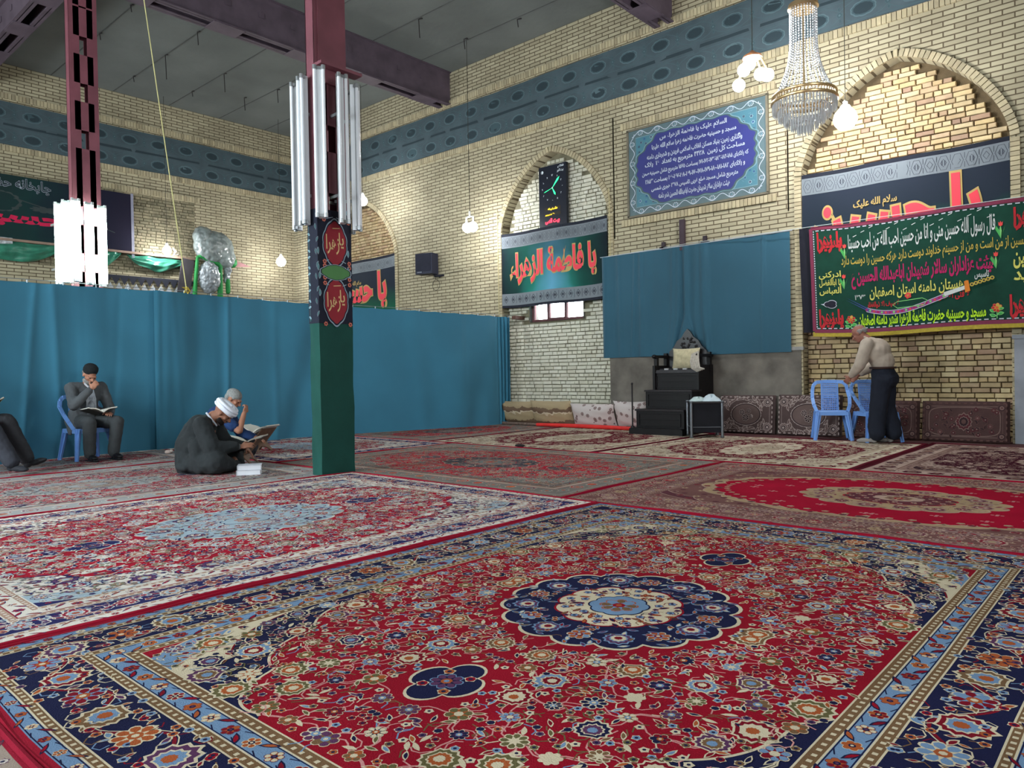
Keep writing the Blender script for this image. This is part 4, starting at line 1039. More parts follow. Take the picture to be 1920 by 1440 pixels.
o = MB().tube([on_y(1135, 482, YW-.04), on_y(1300, 455, YW-.1), on_y(1500, 428, YW-.18), on_y(1700, 400, YW-.2), on_y(1920, 368, YW-.2)], .0045).build('hanging_wire', mat((190, 198, 196)), smooth=True)
tag(o, 'thin taut wire carrying the cloths along the right wall', 'wire')

# ------------------------------------------------------------------ teal curtains
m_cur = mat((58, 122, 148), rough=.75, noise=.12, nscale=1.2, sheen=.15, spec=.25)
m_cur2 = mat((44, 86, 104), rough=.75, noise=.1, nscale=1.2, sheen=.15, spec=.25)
def path_at(P, t):
    L = [0]
    for a, b in zip(P, P[1:]): L.append(L[-1]+(Vector(b)-Vector(a)).length)
    s = t*L[-1]
    for i in range(len(P)-1):
        if s <= L[i+1]+1e-9:
            k = (s-L[i])/(L[i+1]-L[i]); a, b = Vector(P[i]), Vector(P[i+1]); d = (b-a).normalized(); return a+(b-a)*k, Vector((d.y, -d.x, 0)), L[-1]
    return Vector(P[-1]), Vector((1, 0, 0)), L[-1]
def curtain(name, label, top, bot, z1, seed, folds, mt, nu=260, nv=22, group=None, gather=None):
    rnd = random.Random(seed); comp = []
    for _ in range(folds): comp.append((rnd.uniform(0, 1), rnd.uniform(.010, .035), rnd.uniform(-.05, .05), rnd.uniform(.2, 1.0)))
    for _ in range(5): comp.append((rnd.uniform(0, 1), rnd.uniform(.04, .10), rnd.uniform(-.35, .35), rnd.uniform(.8, 2.2)))
    root = thing(name, label, 'curtain', (0, 0, 0), 0, group)
    def fn(u, v):
        a, n1, L1 = path_at(top, u); b, n2, _ = path_at(bot, u); p = b.lerp(a, v); z = b.z+(a.z-b.z)*v
        d = 0
        for c, w_, sl, am in comp:
            q = (u-c-sl*(1-v))/w_; d += am*.022*math.exp(-q*q)*(1-.35*v)*(1 if int(c*1000) % 2 else -1)
        d += .014*math.sin(u*folds*1.6+seed)*(1-.3*v)
        if gather and u > gather: d += .05*math.sin((u-gather)*L1*75)*min(1, (u-gather)*L1*4)
        z -= .012*abs(math.sin(u*L1*PI/.42)) if v > .99 else 0
        return (p.x+n1.x*d, p.y+n1.y*d, z)
    MB().grid(fn, nu, nv).build('cloth', mt, root, smooth=True)
    k = int(path_at(top, 1)[2]/.42)
    for i in range(k+1):
        p = Vector(fn(min(.999, (i+.02)/max(k, 1)), 1)); hk = MB(); hk.tube([p+Vector((.01, 0, -.01)), p+Vector((.012, 0, .03))], .006, n=6); hk.ell(p+Vector((.012, 0, .012)), (.011, .011, .011), n=8, m_=5); hk.build('hook', mat((190, 200, 210), rough=.3), root)
    return root
def zt(px, py, X): return on_x(px, py, X).z
T = [(-10.35, .4, 2.22), (-10.62, 2.4, 2.27), (-10.82, 3.6, 2.29), (-10.86, 4.6, 2.30), (-10.86, 6.2, 2.28), (-10.80, 7.5, 2.25), (-10.5, 8.8, 2.23), (-10.22, 10.0, 2.2), (-10.08, 11.27, 2.18)]
B = [(-10.3, .4, .02), (-10.62, 2.4, .02), (-10.86, 3.5, .02), (-10.88, 4.6, .02), (-10.84, 6.2, .02), (-10.80, 7.5, .02), (-10.45, 8.8, .02), (-10.12, 10.0, .02), (-10.05, 11.2, .02)]
gc = 'teal privacy curtains across the hall'
def cut(P, i, j):
    Q = [tuple(p) for p in P[i:j+1]]
    if i > 0: a, b = Vector(P[i]), Vector(P[i-1]); Q = [tuple(a+(b-a).normalized()*.10+Vector((.03, 0, 0)))]+[tuple(Vector(q)+Vector((.03 if k == 0 else 0, 0, 0))) for k, q in enumerate(Q)]
    return Q
curtain('privacy_curtain', 'left length of the teal curtain, behind the man in the black cap', cut(T, 0, 3), cut(B, 0, 3), 0, 3, 10, m_cur, group=gc)
curtain('privacy_curtain', 'middle length of the teal curtain, behind the turbaned man and column', cut(T, 3, 5), cut(B, 3, 5), 0, 8, 9, m_cur, group=gc)
curtain('privacy_curtain', 'right length of the teal curtain, bunched against the white brick arch', cut(T, 5, 8), cut(B, 5, 8), 0, 15, 5, m_cur, group=gc, gather=.90)
o = MB().tube([Vector(p)+Vector((.012, 0, .025)) for p in T]+[(-9.98, YW+.1, 2.2)], .004).build('curtain_wire', mat((150, 160, 165), rough=.4, metal=.5), smooth=True)
tag(o, 'thin wire from which the long teal curtain hangs', 'wire')
o = MB().box((-10.02, YW+.02, 2.17), (.1, .3, .07)).build('curtain_bracket', mat((96, 66, 56), rough=.6)); tag(o, 'brown block holding the curtain wire at the white brick arch', 'bracket')
# curtain over the prayer niche
NT = [(-7.86, YW-.075, 3.13), (-6.1, YW-.085, 3.13), (-4.38, YW-.075, 3.13)]; NB = [(-7.87, YW-.075, 1.29), (-6.1, YW-.08, 1.29), (-4.40, YW-.075, 1.27)]
nrnd = random.Random(9); ncomp = [(nrnd.uniform(0, 1), nrnd.uniform(.008, .03), nrnd.uniform(-.03, .03), nrnd.uniform(.3, 1)) for _ in range(16)]+[(.49, .012, .0, 1.4), (.465, .01, .0, -1.2)]
def niche(u, v):
    d = 0
    for c, w_, sl, am in ncomp: q = (u-c-sl*(1-v))/w_; d += am*.028*math.exp(-q*q)
    x = -7.86+3.48*u; cpx = (u-.493)
    gap = max(0, (.36-v))*.30*math.exp(-abs(cpx)/.08)      # cloth parts round the crest of the pulpit
    x += (1 if cpx > 0 else -1)*gap*2.0
    return (x, YW-.075-d-.006*math.sin(u*60), 1.28+1.85*v)
nt_ = thing('niche_curtain', 'teal curtain hung over the prayer niche behind the pulpit', 'curtain', (0, 0, 0))
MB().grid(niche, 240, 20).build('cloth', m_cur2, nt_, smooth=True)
MB().tube([(-7.9, YW-.08, 3.14), (-4.34, YW-.08, 3.14)], .007).build('rod', mat((180, 190, 200)), nt_)

# ================================================================== WALL THINGS
# calligraphy plaque
P0, P1, Q0, Q1 = -7.28, -4.74, 3.79, 5.33; PY = YW-.03
pfn = lambda x, y, l=0: (x, PY-.002*l, y)
pl = thing('tile_plaque', 'navy tiled inscription plaque with scalloped panel above the niche curtain', 'plaque', ((P0+P1)/2, YW, Q0))
def ploc(x, y, l=0): return (x-(P0+P1)/2, -.03-.002*l, y-Q0)
MB().box((0, -.012, (Q1-Q0)/2), (P1-P0, .035, Q1-Q0)).build('tile_backing', mat((84, 104, 108), rough=.35, noise=.15, nscale=5, spec=.5), pl)
fm = MB()
for (c, d) in (((0, -.02, 0), (P1-P0+.06, .06, .035)), ((0, -.02, Q1-Q0), (P1-P0+.06, .06, .035)), (((P0-P1)/2-.012, -.02, (Q1-Q0)/2), (.035, .06, Q1-Q0)), (((P1-P0)/2+.012, -.02, (Q1-Q0)/2), (.035, .06, Q1-Q0))): fm.box(c, d)
fm.build('frame', mat((110, 104, 88), rough=.6), pl)
A = Art(ploc); cxm, cym = (P0+P1)/2, (Q0+Q1)/2
A.rect(P0+.16, Q0+.16, P1-.16, Q1-.16, 1, 1)
for i, (p, q) in enumerate((((P0+.08, Q0+.08), (P1-.08, Q0+.08)), ((P1-.08, Q0+.08), (P1-.08, Q1-.08)), ((P1-.08, Q1-.08), (P0+.08, Q1-.08)), ((P0+.08, Q1-.08), (P0+.08, Q0+.08)))):
    L = math.dist(p, q); n = round(L/.36)
    for k in range(n):
        t = (k+.5)/n; x, y = p[0]+(q[0]-p[0])*t, p[1]+(q[1]-p[1])*t
        A.scallop(x, y, .055, .045, 8, .3, 2, 2, n=4); A.scallop(x, y, .042, .034, 8, .3, 0, 3, n=4); A.flower(x, y, .022, 6, 0, 2, 1, 2, 0, 4, 0)
    m_ = n*12; dx, dy = (q[0]-p[0])/L, (q[1]-p[1])/L
    A.stroke([(p[0]+dx*L*j/m_-dy*.045*math.cos(2*PI*j/12), p[1]+dy*L*j/m_+dx*.045*math.cos(2*PI*j/12)) for j in range(m_+1)], .011, 2, 2)
A.stroke([(P0+.155, Q0+.155), (P1-.155, Q0+.155), (P1-.155, Q1-.155), (P0+.155, Q1-.155)], .012, 4, 3, closed=True)
rnd = random.Random(6); spots = []
PW, PH = 1.08, .60
def pan_pts(k):
    o = []
    for i in range(160):
        t = 2*PI*i/160; c, s = math.cos(t), math.sin(t)
        rr_ = 1/max(abs(c)/(1.0)*.80+abs(s)*.52, abs(s)/1.0, abs(c)*1.0)
        o.append((cxm+PW*k*c*rr_*(1+.018*math.sin(t*24)), cym+PH*k*s*rr_*(1+.018*math.sin(t*24))))
    return o
for i in range(900):
    x, y = rnd.uniform(P0+.2, P1-.2), rnd.uniform(Q0+.2, Q1-.2)
    ux, uy = abs(x-cxm)/PW, abs(y-cym)/PH
    if ux*.8+uy*.52 > 1.0 and all(math.dist((x, y), s) > .075 for s in spots):
        spots.append((x, y)); A.flower(x, y, .03, 6, rnd.uniform(0, 6), (4, 2, 5)[rnd.randrange(3)], (5, 0)[rnd.randrange(2)], 2, 3, 4, 0)
    elif ux*.8+uy*.52 > 1.0 and all(math.dist((x, y), s) > .045 for s in spots): spots.append((x, y)); A.leaf(x, y, rnd.uniform(0, 6), .045, .02, 4, 5, 3)
A.poly(pan_pts(1.05), 4, 7); A.poly(pan_pts(1.03), 0, 8); A.poly(pan_pts(1.0), 3, 9)
lines = [('السلام علیک یا فاطمة الزهراء س', .62), ('مسجد و حسینیه حضرت فاطمه زهرا سلام الله علیها', .78), ('واگذاری زمین: بنیاد مسکن انقلاب اسلامی فریدن و شهرداری دامنه', .88),
         ('مساحت کل زمین  ۴۴۲۸ مترمربع به تعداد  ۱۶  پلاک', .92), ('که پلاکهای ۱۸۵-۱۸۴-۱۸۳-۱۷۳-۱۷۲-۱۷۱ بمساحت ۱۵۷۵ مترمربع شامل حسینیه صحن', .98),
         ('و پلاکهای ۱۸۲-۱۸۱-۱۸۰-۱۷۹-۱۷۸-۱۷۰-۱۶۹-۱۶۸-۱۶۷-۱۶۶ بمساحت ۲۸۵۳', .92), ('مترمربع شامل مسجد ضلع غربی تاسیس ۱۳۷۸ هجری شمسی', .80), ('هیئت عزاداران سالار شهیدان حضرت اباعبدالله الحسین شهر دامنه', .66)]
for k, (t_, fw) in enumerate(lines):
    yc = cym+.50-k*.143; put_text(A, t_, ploc, (cxm-fw, yc-.058, cxm+fw, yc+.062), 2, .022, 11)
A.build('glazed_inscription', [mat(c, rough=.3, noise=.06, spec=.5) for c in ((70, 92, 92), (74, 120, 134), (190, 200, 212), (52, 56, 116), (116, 148, 156), (60, 110, 136))], pl)

# LED clock
c0, c1, d0, d1 = -9.42, -8.74, 3.86, 5.11; ck = thing('led_clock', 'tall black LED prayer clock with green hands in the middle arch', 'clock', ((c0+c1)/2, YW+.06, d0))
W_, H_ = c1-c0, d1-d0
MB().box((0, 0, H_/2), (W_, .07, H_)).build('case', mat((22, 26, 38), rough=.4, noise=.03), ck)
cf = lambda x, y, l=0: (x, -.037-.0015*l, y)
A = Art(cf); cy0 = H_*.64
def hand(ang, L, w_):
    s, c = math.sin(ang), math.cos(ang); A.poly([(-c*w_*.25, cy0+s*w_*.25), (s*L*.75-c*w_, cy0+c*L*.75+s*w_), (s*L, cy0+c*L), (s*L*.75+c*w_, cy0+c*L*.75-s*w_), (c*w_*.25, cy0-s*w_*.25)], 0, 2)
hand(math.radians(42), .27, .022); hand(math.radians(152), .17, .02); hand(math.radians(253), .23, .008)
A.disk(0, cy0, .016, 1, 3)
for k in range(12):
    a = k*PI/6; x, y = .25*math.sin(a), cy0+.25*math.cos(a)
    put_text(A, '۱۲,۱,۲,۳,۴,۵,۶,۷,۸,۹,۱۰,۱۱'.split(',')[k], cf, (x-.02, y-.018, x+.02, y+.018), 1, .03, 1, keep=True)
A.flower(-.25, H_-.11, .035, 8, 0, 1, 4, 1, 1, 1, 1); put_text(A, 'قائم', cf, (.14, H_-.09, .29, H_-.03), 1, .03, 1); put_text(A, 'بیت النور', cf, (.12, H_-.17, .28, H_-.10), 1, .03, 1)
A.rect(-.2, .36, .2, .43, 5, 1); A.rect(-.2, .26, .2, .32, 5, 1)
put_text(A, 'شنبه', cf, (-.12, .365, .12, .425), 2, .03, 2); put_text(A, '۳۰ شهریور', cf, (-.19, .265, .05, .315), 2, .03, 2)
put_text(A, 'بیت النبی', cf, (-.19, .10, .17, .21), 3, .06, 2); A.rect(-.19, .055, .19, .062, 3, 2)
A.build('led_display', [mat((40, 200, 120), emit=1.6, noise=0), mat((210, 220, 225), rough=.5, noise=0), mat((236, 190, 40), emit=1.6, noise=0), mat((235, 50, 70), emit=2.2, noise=0), mat((60, 66, 80), noise=0), mat((52, 46, 36), noise=0)], ck)

# loudspeaker
sp = thing('wall_speaker', 'dark grey loudspeaker mounted on the brick wall', 'speaker', (-12.50, YW-.24, 3.30))
S = Matrix.Rotation(.25, 3, 'Z')
MB().box((0, 0, .22), (.44, .26, .46), R=S).build('cabinet', mat((44, 46, 62), rough=.6, noise=.05), sp)
MB().box(S @ Vector((0, -.135, .24)), (.38, .02, .38), R=S).build('grille', mat((36, 38, 52), rough=.8, bump=.5, bscale=200), sp)
MB().box(S @ Vector((-.1, -.148, .03)), (.12, .006, .025), R=S).build('badge', mat((120, 124, 136)), sp)
MB().bar((.12, .05, .0), (.18, .23, -.06), .04, .03).box((.18, .2, -.04), (.26, .07, .04)).build('bracket', mat((34, 34, 44)), sp)
cable = [(.1+.12*math.sin(t/12*2*PI), .18, -.12-.12+.12*math.cos(t/12*2*PI)) for t in range(13)]
MB().tube([(.1, .1, 0)]+cable, .005).build('cable', mat((40, 40, 40)), sp)
MB().tube([(.25, .2, -.02), (1.2, .215, .02), (1.9, .215, .06)], .004).build('cable', mat((60, 60, 56)), sp)

# iron post and clamps over the niche
ip = thing('iron_post', 'short dark iron post with clamps above the niche curtain', 'bracket', (-6.22, YW, 3.1))
MB().box((0, -.05, .23), (.09, .06, .52)).build('post', mat((66, 52, 60), rough=.6), ip)
for x in (-.36, .42): MB().bar((x, -.05, .02), (0, -.05, .0), .03, .03).box((x, -.06, .09), (.06, .05, .13)).box((x, -.06, .06), (.14, .05, .03)).build('clamp', mat((56, 46, 52), rough=.6), ip)
# conduits
for x0_, lb in ((-10.50, 'thin yellowish conduit down the left side of the middle arch'), (-7.70, 'thin yellowish conduit down the right side of the middle arch')):
    o = MB().tube([(x0_, YW-.045, 1.3 if x0_ > -8 else 2.2), (x0_, YW-.045, 3.7), (x0_-.01, YW-.045, 4.4)], .007, n=6).build('conduit', mat((196, 184, 140))); tag(o, lb, 'pipe')

# ------------------------------------------------------------------ lamps
m_bulb = mat((250, 252, 255), emit=85, noise=0, key='bulb'); m_sock = mat((206, 206, 200), rough=.5); m_wire = mat((60, 58, 52))
def bulb(label, p, r=.11, drop=None, ztop=CEIL):
    t = thing('hanging_bulb', label, 'light bulb', p, 0, 'bare bulbs hanging over the hall')
    MB().lathe([(.001, -r), (r*.55, -r*.85), (r*.9, -r*.4), (r, 0), (r*.86, r*.5), (r*.5, r*.9), (r*.35, r*1.15)], n=20).build('globe', m_bulb, t, smooth=True)
    MB().lathe([(.028, r*1.1), (.032, r*1.15+.05), (.012, r*1.15+.075)], n=12).build('socket', m_sock, t, smooth=True)
    MB().tube([(0, 0, r*1.15+.07), (0, 0, ztop-p[2])], .005, n=6).build('cord', m_wire, t)
    return t
def P3(px, py, Y): v = on_y(px, py, Y); return (v.x, v.y, v.z)
bulb('glowing bulb touching the right edge of the central column', P3(680, 377, 10.5))
b2 = thing('hanging_bulb', 'glowing lamp with two small side arms between speaker and middle arch', 'light bulb', P3(881, 426, 10.6), 0, 'bare bulbs hanging over the hall')
MB().ell((-.07, 0, 0), (.10, .10, .10)).ell((.06, .02, .0), (.10, .10, .10)).build('globe', m_bulb, b2, smooth=True)
g = MB()
for s in (-1, 1): g.tube([(s*.02, 0, .22), (s*.1, 0, .2), (s*.09, 0, .09)], .016)
g.tube([(0, 0, .2), (0, 0, .32)], .02); g.build('socket', m_sock, b2, smooth=True)
MB().tube([(0, 0, .3), (0, 0, CEIL-b2.location.z)], .005, n=6).build('cord', m_wire, b2)
bulb('glowing bulb at left in front of the brick corner, above the curtain', P3(527, 491, 10.4), r=.12)
v = on_x(313, 470, -17.7); bulb('glowing bulb by the wrapped bundle on the left wall', (v.x, v.y, v.z), r=.10)
bulb('brightest bulb, right of the crystal chandelier before the right arch', P3(1585, 223, 10.3), r=.15)
# lamp with orange cap, five globes
fv = P3(1411, 142, 9.9); fl_ = thing('globe_chandelier', 'blazing lamp of five globes under an orange cap, left of the crystal chandelier', 'chandelier', fv)
for k, (dx, dy, dz) in enumerate(((-.20, 0, -.08), (-.07, -.12, .06), (.07, .1, .03), (.21, 0, -.05), (.0, -.1, .13))):
    MB().ell((dx, dy, dz), (.085, .085, .085)).build('globe', m_bulb, fl_, smooth=True); MB().tube([(dx, dy, dz+.07), (dx*.5, dy*.5, .25)], .012).build('arm', mat((200, 150, 90)), fl_)
MB().lathe([(.13, .24), (.12, .27), (.05, .31), (.02, .34)], n=16).build('cap', mat((214, 140, 96), rough=.4), fl_, smooth=True)
MB().tube([(0, 0, .3), (0, 0, CEIL-fv[2])], .006).build('cord', m_wire, fl_)

# crystal chandelier
m_cry = bpy.data.materials.new('crystal'); m_cry.use_nodes = True; bb = m_cry.node_tree.nodes['Principled BSDF']
bb.inputs['Base Color'].default_value = (.82, .84, .86, 1); bb.inputs['Roughness'].default_value = .12; bb.inputs['Specular IOR Level'].default_value = .9; bb.inputs['Transmission Weight'].default_value = .35; bb.inputs['Metallic'].default_value = .15
cv = on_y(1508, 190, 9.2); ch = thing('crystal_chandelier', 'large crystal chandelier with strings of beads falling to a round basket', 'chandelier', (cv.x, cv.y, cv.z), 0)
m_brs = mat((206, 176, 130), rough=.3, metal=.6, noise=.05)
R_ = .37; g = MB(); g.tube([(R_*math.cos(2*PI*k/40), R_*math.sin(2*PI*k/40), .0) for k in range(40)], .02, closed=True); g.tube([(R_*.98*math.cos(2*PI*k/40), R_*.98*math.sin(2*PI*k/40), .075) for k in range(40)], .018, closed=True)
for k in range(60): a = 2*PI*k/60; g.tube([(R_*math.cos(a), R_*math.sin(a), 0), (R_*math.cos(a+.06), R_*math.sin(a+.06), .075)], .008, n=5)
g.build('rim', m_brs, ch, smooth=True)
MB().lathe([(.12, 1.20), (.17, 1.18), (.18, 1.13), (.15, 1.10), (.02, 1.10)], n=24).build('crown', m_brs, ch, smooth=True)
for k in range(28):
    a = 2*PI*k/28; s = MB()
    for j in range(34):
        t = j/33; rr_ = .155+(.34-.155)*(max(0, t-.35)/.65)**2.2; s.ell((rr_*math.cos(a), rr_*math.sin(a), 1.12-1.03*t), (.0105, .0105, .0145), n=6, m_=4)
    s.build('bead_string', m_cry, ch)
for tier, (rr_, z0_, n, L) in enumerate(((.365, -.01, 60, .13), (.30, -.09, 48, .13), (.23, -.16, 38, .13), (.155, -.22, 26, .13), (.08, -.27, 14, .14))):
    s = MB(); s.tube([(rr_*math.cos(2*PI*k/24), rr_*math.sin(2*PI*k/24), z0_) for k in range(24)], .006, n=5, closed=True)
    for k in range(n): a = 2*PI*k/n; s.lathe([(.003, z0_), (.011, z0_-.02), (.009, z0_-L*.75), (.002, z0_-L)], c=(rr_*math.cos(a), rr_*math.sin(a), 0), n=5)
    s.build('crystal_tier', m_cry, ch)
MB().tube([(0, 0, 1.1), (0, 0, CEIL-cv.z)], .012).build('chain', m_brs, ch)
MB().tube([(0, 0, -.1), (0, 0, 1.1)], .01).build('stem', m_brs, ch)

# rope hanging from the roof to the curtain wire, with its knot
rp = thing('hanging_rope', 'thin yellow rope dropping from the ceiling to a knot on the curtain wire', 'rope', (0, 0, 0))
pa, pb = on_x(350, 545, -10.74), on_x(270, 0, -11.0); pc = pb+(pb-pa)*((CEIL-pb.z)/(pb.z-pa.z))
MB().tube([pa, pa.lerp(pb, .5)+Vector((0, 0, -.01)), pb, pc], .0075, n=6).build('line', mat((206, 200, 140), rough=.9), rp)
kn = MB(); rnd = random.Random(3); kn.tube([pa+Vector((rnd.uniform(-.03, .03), rnd.uniform(-.06, .06), rnd.uniform(-.05, .06))) for _ in range(14)], .008, n=6); kn.build('knot', mat((200, 176, 80), rough=.9), rp)

# hooks left in the ceiling
hk = None
for (px, py, L) in ((310, 105, .5), (250, 145, .12), (420, 140, .4), (360, 173, .12), (187, 65, .12), (245, 12, .12), (370, 62, .25), (785, 38, .35), (870, 75, .2), (970, 38, .15), (458, 185, .3), (520, 170, .3), (518, 65, .12)):
    v = on_floor(px, py, CEIL-.02)
    if hk is None or True:
        g = MB(); g.tube([(0, 0, 0), (.01, .01, -L)], .009, n=6); g.tube([(0, 0, 0), (.1, .0, -.02)], .012, n=6)
        o = g.build('ceiling_hook', mat((48, 44, 44), rough=.8), loc=(v.x, v.y, v.z+.02)); tag(o, 'short rusty hook or rod end left in the concrete ceiling', 'hook', 'rod ends left in the ceiling')

# ------------------------------------------------------------------ left wall: banner, swags, wrapped bundle, ledge, bunting
L0, L1, M0, M1 = 3.6, 7.10, 3.98, 5.36
lf = lambda x, y, l=0: (XL+.10+.012*math.sin(x*3)+.003*l, x, y)
lbn = thing('wall_banner', 'dark tea house banner with white and red lettering on the left wall', 'banner', (0, 0, 0))
MB().grid(lambda u, v: lf(L0+(L1-L0)*u, M0+(M1-M0)*v), 40, 12).build('cloth', gradient_mat([(0, (30, 40, 40)), (.4, (22, 52, 52)), (.7, (22, 26, 44)), (1, (30, 26, 44))], 'Y', L0, L1), lbn, smooth=True)
A = Art(lf)
def rtext(t_, box, mi, bold, l, ref=None):   # the left wall is read with y growing to the right
    put_text(A, t_, lf, box, mi, bold, l, ref=ref)
rtext('چایخانه حضرت', (4.00, 5.02, 5.42, 5.32), 0, .03, 1, ref=.01); rtext('چایخانه حضرت', (4.00, 5.02, 5.42, 5.32), 3, .004, 2, ref=.01)
rtext('حسین', (3.7, 4.28, 5.7, 4.62), 1, .05, 1)
A.scallop(4.5, 4.8, .38, .22, 14, .1, 2, 0, n=4); A.scallop(5.3, 4.72, .3, .07, 9, .3, 2, 0, n=4)
A.stroke([(3.7, 4.9), (4.2, 5.0), (4.9, 4.85), (5.5, 4.72), (6.1, 4.75)], .02, 2, 1)
A.stroke([(5.8, 4.5), (6.3, 4.55), (6.7, 4.42)], .018, 2, 1)
A.build('printed_lettering', [mat((170, 178, 190)), mat((196, 30, 74)), mat((56, 66, 66)), mat((40, 50, 60))], lbn)
for y_, w_ in ((7.09, .05),): MB().grid(lambda u, v: (XL+.115, y_-.03+.06*u, M0-.1+(M1-M0+.12)*v), 2, 6).build('pale_edge', mat((140, 140, 156)), lbn)['label'] = 'pale turned-back edge strip'
m_plas = mat((58, 128, 104), rough=.3, noise=.35, nscale=6, spec=.6)
def swag(label, y0, y1, z0_, depth, mt, seed):
    rnd = random.Random(seed)
    def fn(u, v):
        y = y0+(y1-y0)*u; top = z0_; low = z0_-depth*math.sin(PI*u)**.8
        z = top+(low-top)*v; o = .10+.10*math.sin(PI*v)*math.sin(PI*u)+.02*math.sin(u*23+v*7)+.012*math.sin(v*19+u*5)
        return (XL+o, y, z+.015*math.sin(u*15+seed))
    o = MB().grid(fn, 40, 14, thick=(-.01, 0, 0)).build('cloth_swag', mt, smooth=True); tag(o, label, 'cloth', 'plastic wrapped green swags'); return o
swag('green plastic wrapped swag below the tea house banner, left of the glowing tubes', 3.6, 5.75, 3.98, .42, m_plas, 1)
swag('green plastic wrapped swag just right of the glowing tubes', 6.0, 6.85, 4.02, .38, m_plas, 2)
swag('green plastic wrapped swag ending at the wrapped bundle', 6.95, 8.35, 3.95, .33, m_plas, 3)
o = MB().box((XL+.1, 6.2, 4.00), (.14, 4.7, .05)).build('wall_ledge', mat((150, 126, 110), rough=.7)); tag(o, 'narrow wooden ledge above the green swags on the left wall', 'ledge')
bt = MB()
for k in range(13):
    y = 6.05+k*.19; bt.add([(XL+.05, y, 3.42), (XL+.05, y+.19, 3.42), (XL+.05, y+.095, 3.24)], [(0, 1, 2)], 0)
    bt.add([(XL+.052, y+.09, 3.16), (XL+.052, y+.24, 3.16), (XL+.052, y+.165, 3.30)], [(0, 1, 2)], 1)
bt.box((XL+.045, 7.3, 3.44), (.01, 2.6, .06)); o = bt.build('bunting', [mat((44, 46, 56)), mat((170, 174, 176))]); tag(o, 'black and white triangle bunting just above the curtain at left', 'bunting')
o = MB().box((XL+.09, 4.3, 3.93), (.1, .75, .22)).build('flowered_cushion', mat((186, 190, 192), rough=.8, noise=.5, nscale=18)); tag(o, 'pale flowered cushion on the left wall below the tea house banner', 'cushion')
# wrapped bundle
m_film = mat((132, 142, 140), rough=.25, noise=.35, nscale=7, spec=.7, bump=.8, bscale=14); m_film2 = mat((150, 158, 162), rough=.2, noise=.4, nscale=9, spec=.8, bump=1, bscale=18)
wb = thing('wrapped_figure', 'large bundle wrapped in grey plastic film with green sashes on the left wall', 'wrapped bundle', (XL+.38, 8.9, 3.1))
def crump(g, name, mt, vox=.02, st=.06, sc_=.12):
    o = g.build(name, mt, wb, smooth=True); r = o.modifiers.new('weld', 'REMESH'); r.mode = 'VOXEL'; r.voxel_size = vox; r.use_smooth_shade = True
    tx = bpy.data.textures.new('film_folds', 'MUSGRAVE' if False else 'CLOUDS'); tx.noise_scale = sc_; tx.noise_depth = 3
    d = o.modifiers.new('folds', 'DISPLACE'); d.texture = tx; d.strength = st; d.texture_coords = 'GLOBAL'; return o
MB().bar((0, 0, 1.3), (-.37, 0, 1.3), .04, .04).build('wall_arm', m_wire, wb)
crump(MB().ell((0, .02, 1.20), (.24, .52, .42)).ell((0, -.25, 1.42), (.18, .26, .28)).ell((0, .28, .98), (.2, .3, .28)), 'upper_wrapping', m_film)
crump(MB().ell((0, -.12, .45), (.2, .28, .42)).cap((0, .36, .72), .1, (0, .32, .40), .07), 'lower_wrapping', m_film2, st=.09, sc_=.07)
crump(MB().cap((.02, -.42, .92), .04, (.02, -.52, -.1), .055).cap((.05, .14, .75), .06, (.05, .12, -.1), .07).cap((.04, -.35, .95), .05, (.06, .1, .8), .06).ell((.04, .48, .88), (.08, .12, .14)).cap((.04, .34, .4), .06, (.04, .34, .12), .06), 'green_sash', mat((34, 130, 62), rough=.6, noise=.2), st=.02)['label'] = 'bright green sash'
MB().add([(.0, .45, .98), (.0, 1.0, .82), (.0, .55, .78), (.0, .42, .76)], [(0, 1, 2, 3)]).add([(-.03, .45, .98), (-.03, 1.0, .82), (-.03, .55, .78), (-.03, .42, .76)], [(3, 2, 1, 0)]).build('pink_ribbon', mat((170, 120, 122), rough=.6), wb)['label'] = 'pink ribbon trailing right'
MB().bar((-.05, -.62, .85), (-.05, -.78, -.15), .3, .03, up=(1, 0, 0)).build('dark_board', mat((70, 66, 70)), wb)
lv = on_x(328, 473, -17.8); o = MB().tube([(lv.x, lv.y-.05, lv.z+.1), (lv.x, lv.y+.02, lv.z+.02), (lv.x, lv.y-.04, lv.z-.08), (lv.x, lv.y+.08, lv.z-.04)], [.015, .03, .02, .01]).build('lamp_fitting', mat((200, 190, 184), rough=.4)); tag(o, 'small white lamp fitting beside the bulb near the wrapped bundle', 'lamp fitting')
# ================================================================== THINGS ON THE FLOOR
ZF = .0135
# pulpit (minbar)
m_wood = mat((15, 11, 13), rough=.5, noise=.3, nscale=9, spec=.3); m_wood2 = mat((34, 27, 30), rough=.35, noise=.3, nscale=12, spec=.45)
MX, MY = -6.08, 10.24; WD = .86
mb = thing('pulpit', 'black wooden stepped pulpit with armrests and carved pointed crest', 'pulpit', (MX, MY, ZF))
MB().box((-.03, .48, .045), (WD+.10, 1.0, .09)).box((-.03, .47, .095), (WD+.06, .98, .012)).build('plinth', m_wood, mb)
st_y = (.08, .36, .64); st_z = (.10, .40, .70)
for k in range(3):
    y0, z0_ = st_y[k], st_z[k]; h = .27
    g = MB(); g.box((0, (y0+1.05)/2, z0_+h/2), (WD-.02*k, 1.05-y0, h))
    g.box((0, y0-.008, z0_+h*.5), (WD*.86, .012, .012)).box((0, y0-.008, z0_+h*.85), (WD*.86, .014, .012)).box((0, y0-.008, z0_+h*.12), (WD*.86, .014, .012))
    for s in (-1, 1): g.box((s*WD*.43, y0-.008, z0_+h/2), (.014, .014, h*.72))
    g.build('riser', m_wood, mb)
    MB().box((0, y0+.14, z0_+h+.015), (WD+.02-.02*k, .34, .028)).build('tread', m_wood2, mb)
